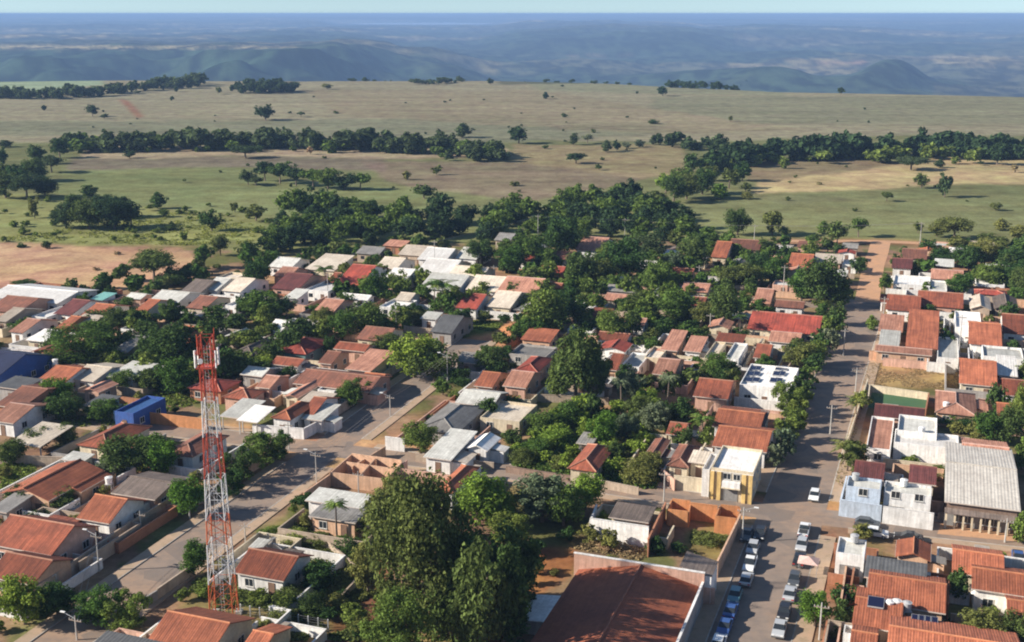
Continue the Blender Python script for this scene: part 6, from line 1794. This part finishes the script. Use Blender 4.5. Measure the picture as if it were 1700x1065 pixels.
# small houses squeezed between the larger ones
rh = random.Random(21); nh = 0; tries = 0
NO = [[(840, 780), (930, 665), (1090, 685), (1120, 760), (1080, 815)], [(640, 590), (740, 525), (880, 530), (870, 580), (700, 600)], [(0, 482), (240, 470), (330, 440), (300, 400), (0, 400)], [(620, 1065), (600, 780), (1000, 780), (1000, 930), (850, 1065)]]
while nh < 62 and tries < 6000:
    tries += 1
    px, py = rh.uniform(-10, 1690), rh.uniform(418, 700)
    if (px < 480 and py < 470) or (px < 260 and py < 500): continue
    if any(inside(P_, np.array([px]), np.array([py]))[0] for P_ in NO) or (1425 < px < 1600 and 560 < py < 690): continue
    wm, lm_ = rh.uniform(5, 9), rh.uniform(5, 8)
    c0 = at(px, py)
    okk = True
    for i_ in range(5):
        for j_ in range(5):
            a_, b_ = (i_ / 4 - .5) * (wm + 1), (j_ / 4 - .5) * (lm_ + 1)
            gx_, gy_ = c0[0] + VX * a_ + UX * b_, c0[1] + VY * a_ + UY * b_
            if road_gap(gx_, gy_) < .3 or in_house(gx_, gy_, .3): okk = False; break
        if not okk: break
    if not okk: continue
    if any((c0[0] - t.location.x) ** 2 + (c0[1] - t.location.y) ** 2 < 9 for t in TREES): continue
    hh = rh.uniform(2.5, 3.2)
    A0 = (c0[0] - VX * wm / 2 - UX * lm_ / 2, c0[1] - VY * wm / 2 - UY * lm_ / 2, hh)
    kd = rh.choice(['gv', 'gv', 'gu', 'sh', 'flat', 'hip']); pc = rh.uniform(.24, .34)
    B0 = (A0[0] + VX * wm, A0[1] + VY * wm, hh)
    up_ = {'gv': lm_ / 2 * pc, 'hip': lm_ / 2 * pc, 'gu': wm / 2 * pc, 'sh': lm_ * .14, 'flat': 0}[kd]; bk = lm_ / 2 if kd in ('gv', 'hip') else lm_
    T0 = (A0[0] + UX * bk + (VX * wm / 2 if kd == 'gu' else 0), A0[1] + UY * bk + (VY * wm / 2 if kd == 'gu' else 0), hh + up_)
    pa, pb, pt_ = proj(A0), proj(B0), proj(T0)
    rk = rh.choice(['terra', 'orange', 'brown', 'pink', 'red', 'grey', 'pale', 'white', 'tan', 'terra', 'greybrown', 'pale']) if kd != 'flat' else rh.choice(['white', 'pale', 'cream'])
    house(kd, pa[0], pa[1], pb[0], pt_[1], hh, rk, rh.choice(['white', 'cream', 'pink', 'peach', 'white', 'tan', 'grey', 'brick']), pc, exact=True)
    nh += 1
rw = random.Random(5)
for root, w, l, h, c in list(HOUSES):
    px, py = proj((c[0], c[1], 0))
    if py < 470 or rw.random() < .35 or root['category'] != 'house': continue
    e1, e2, f1, f2 = rw.uniform(1.2, 4), rw.uniform(1.2, 4), rw.uniform(1.5, 4.5), rw.uniform(1.5, 6)
    X0, X1, Y0, Y1 = -w / 2 - e1, w / 2 + e2, -l / 2 - f1, l / 2 + f2
    hh = rw.uniform(1.5, 2.3)
    runs = []
    for (ax_, ay_, bx_, by_) in ((X0, Y0, X1, Y0), (X0, Y0, X0, Y1), (X1, Y0, X1, Y1), (X0, Y1, X1, Y1)):
        n = max(2, int(math.hypot(bx_ - ax_, by_ - ay_) / 1.0)); good = []
        for i in range(n):
            t = (i + .5) / n
            lx, ly = ax_ + (bx_ - ax_) * t, ay_ + (by_ - ay_) * t
            gx_, gy_ = c[0] + VX * lx + UX * ly, c[1] + VY * lx + UY * ly
            good.append(road_gap(gx_, gy_) > .2 and not in_house(gx_, gy_, .4, root))
        i = 0
        while i < n:
            if not good[i]: i += 1; continue
            j = i
            while j < n and good[j]: j += 1
            if j - i >= 2:
                m, k = MB(), MB(); runs.append((m, k))
                t0, t1 = i / n, j / n
                p = (ax_ + (bx_ - ax_) * t0, ay_ + (by_ - ay_) * t0); q = (ax_ + (bx_ - ax_) * t1, ay_ + (by_ - ay_) * t1)
                if ax_ == bx_: m.box(p[0] - .09, p[0] + .09, p[1] + .11, q[1] - .11, 0, hh); k.box(p[0] - .13, p[0] + .13, p[1] + .11, q[1] - .11, hh + .004, hh + .07)
                else: m.box(p[0] - .09, q[0] + .09, p[1] - .09, p[1] + .09, 0, hh); k.box(p[0] - .13, q[0] + .13, p[1] - .13, p[1] + .13, hh + .004, hh + .07)
            i = j
    if not runs: continue
    wk = rw.choice(['tan', 'cream', 'white', 'brick', 'peach', 'grey', 'pink', 'white'])
    o = thing('boundary_wall', 'wall', (c[0], c[1], 0), GRID_RZ, look=f"{wk} yard wall", group='boundary walls of the house lots', pix=(px, py)); o['kind'] = 'thing'
    for m, k in runs: k.build('coping', wall_mat(wk), m.build('masonry', wall_mat(wk), o))

def green_fill(n, ymin, ymax, w_m, seed, leafks, kind_lod):
    r = random.Random(seed); lst = {k: [] for k in leafks}; tries = 0; cnt = 0
    while cnt < n and tries < n * 25:
        tries += 1
        px, py = r.uniform(-40, 1740), r.uniform(ymin, ymax)
        if not inside(TOWN, np.array([px]), np.array([py]))[0]: continue
        p = at(px, py)
        ww = w_m * r.uniform(.6, 1.5)
        if road_gap(p[0], p[1]) < ww * .4 or in_house(p[0], p[1], ww * .22): continue
        if 680 > py > 590 and 1425 < px < 1600: continue
        if 462 > py and px < 300: continue
        s = scale_at(px, py)
        lst[r.choice(leafks)].append((px, py, ww * s, ww * s * r.uniform(.6, 1.0))); cnt += 1
    for k_, L_ in lst.items():
        if L_: wood('yard_shrubbery', L_, k_, kind_lod)
wood('backyard_trees', fill([(190, 560), (260, 530), (470, 520), (520, 560), (440, 640), (300, 655), (190, 640)], 26, 46, 38, 34), 'dark', 2)
wood('backyard_trees', fill([(190, 560), (260, 530), (470, 520), (620, 560), (480, 600), (300, 655), (190, 640)], 22, 42, 36, 34), 'mid', 2)
wood('backyard_trees', fill([(600, 440), (900, 470), (880, 520), (760, 520), (600, 500)], 18, 32, 28, 30), 'mid', 2)
wood('backyard_trees', fill([(830, 470), (1000, 450), (1160, 500), (1120, 545), (900, 560)], 20, 42, 36, 34), 'mid', 2)
wood('backyard_trees', fill([(560, 470), (760, 480), (760, 545), (560, 560)], 16, 36, 30, 34), 'mid', 2)
wood('backyard_trees', fill([(845, 770), (935, 680), (1060, 690), (1100, 740), (1060, 800), (960, 795)], 24, 40, 30, 34), 'bright', 2)
green_fill(110, 640, 1075, 2.8, 31, ['mid', 'dark', 'olive'], 2)
green_fill(210, 500, 650, 4.4, 32, ['mid', 'dark', 'olive', 'dark'], 2)
green_fill(190, 405, 500, 5.0, 33, ['dark', 'mid', 'olive', 'dark'], 3)

# ---------------------------------------------------------------- labels: what each thing looks like and what it is next to
def rel(px, py, lx, ly):
    s = max(.25, (py - 22) / 600)
    dx, dy = (px - lx) / s, (py - ly) / s * 2.0
    if abs(dy) > abs(dx) * .8: return 'behind' if dy < 0 else 'in front of'
    return 'beside'
FIELD = [('the left end of the dark forest strip', 150, 240), ('the right forest strip', 1450, 250), ('the dark square wood on the ridge', 440, 145), ('the red erosion scar', 218, 180), ('the purple ploughed patch', 820, 300),
         ('the pale sandy field strip', 1480, 295), ('the long pasture thicket', 520, 300), ('the big dark pasture clump', 165, 355), ('the plateau rim', 900, 135), ('the far ridge trees', 1175, 140), ('the bare red field', 120, 440),
         ('the town edge track', 1500, 402), ('the small grove by the pale strip', 1150, 310), ('the dark bush island', 790, 258), ('the wooded belt behind town', 760, 375), ('the open pasture right', 1350, 350) if False else ('the sunlit right pasture', 1350, 350), ('the clump at the pasture edge', 60, 290)]
PL = [('the ' + a if not a.startswith('the ') else a, x, y, o) for a, x, y, o in LAND] + [(a, x, y, None) for a, x, y in FIELD]
def nearest(px, py, me, k=6):
    s = max(.2, (py - 22) / 600)
    d = sorted((((px - x) / s) ** 2 + ((py - y) / s * 2) ** 2, i) for i, (a, x, y, o) in enumerate(PL) if o is not me)
    return [PL[i] for _, i in d[:k]]
def words(s): return len(s.split())
PLACE = lambda px, py: ('upper' if py < 355 else 'middle' if py < 710 else 'lower') + ' ' + ('left' if px < 567 else 'centre' if px < 1133 else 'right')
def short(look):
    w = look.split(' and ')[0].replace('house with ', '').replace('shed with ', '')
    return (w + ' house') if ' roof' in w else w
def cands(look, px, py, me):
    yield from cands_(look, px, py, me)
    yield from cands_(short(look), px, py, me)
    l2 = short(look); N = nearest(px, py, me, 9)
    for i in range(8):
        for j in range(i + 1, 9): yield f"{l2} between {N[i][0]} and {N[j][0]}"
    for i in range(8): yield f"{l2} {rel(px, py, N[i][1], N[i][2])} {N[i][0]}"
def cands_(look, px, py, me):
    N = nearest(px, py, me)
    for a, x, y, o in N[:2]: yield f"{look} {rel(px, py, x, y)} {a}"
    for i in range(3):
        for j in range(i + 1, 4):
            yield f"{look} between {N[i][0]} and {N[j][0]}"
    for i in range(3):
        for j in range(4):
            if i != j: yield f"{look} {rel(px, py, N[i][1], N[i][2])} {N[i][0]}, near {N[j][0]}"
todo = list(ITEMS)
groups = {}
for it in todo:
    o, look, px, py, g = it
    done = False
    for c in cands(look, px, py, o):
        if c not in USED and 4 <= words(c) <= 16:
            o['label'] = c; USED.add(c); done = True; break
    if not done:
        groups.setdefault((look, nearest(px, py, o, 1)[0][0]), []).append(it)
ORD = ['first', 'second', 'third', 'fourth', 'fifth', 'sixth', 'seventh', 'eighth', 'ninth', 'tenth', 'eleventh', 'twelfth', 'thirteenth', 'fourteenth', 'fifteenth', 'sixteenth', 'seventeenth', 'eighteenth', 'nineteenth', 'twentieth']
for (look, a), its in groups.items():
    its.sort(key=lambda t: t[2])
    for k, (o, look, px, py, g) in enumerate(its):
        lab = f"{look} by {a}, {ORD[min(k, 19)]} counted from the left"
        o['label'] = lab; USED.add(lab)
open('/tmp/log.txt','w').write('\n'.join(o['label'] for o in bpy.data.objects if 'label' in o)) if False else None
print('things', len(ITEMS), 'objects', len(bpy.data.objects), 'needing ordinals', sum(len(v) for v in groups.values()))
tri = 0; seen = set()
for ob in bpy.data.objects:
    if ob.type == 'MESH' and ob.data.name not in seen:
        seen.add(ob.data.name); tri += sum(max(1, p) for p in [len(ob.data.loops) - 2 * len(ob.data.polygons)])
print('triangles', tri)
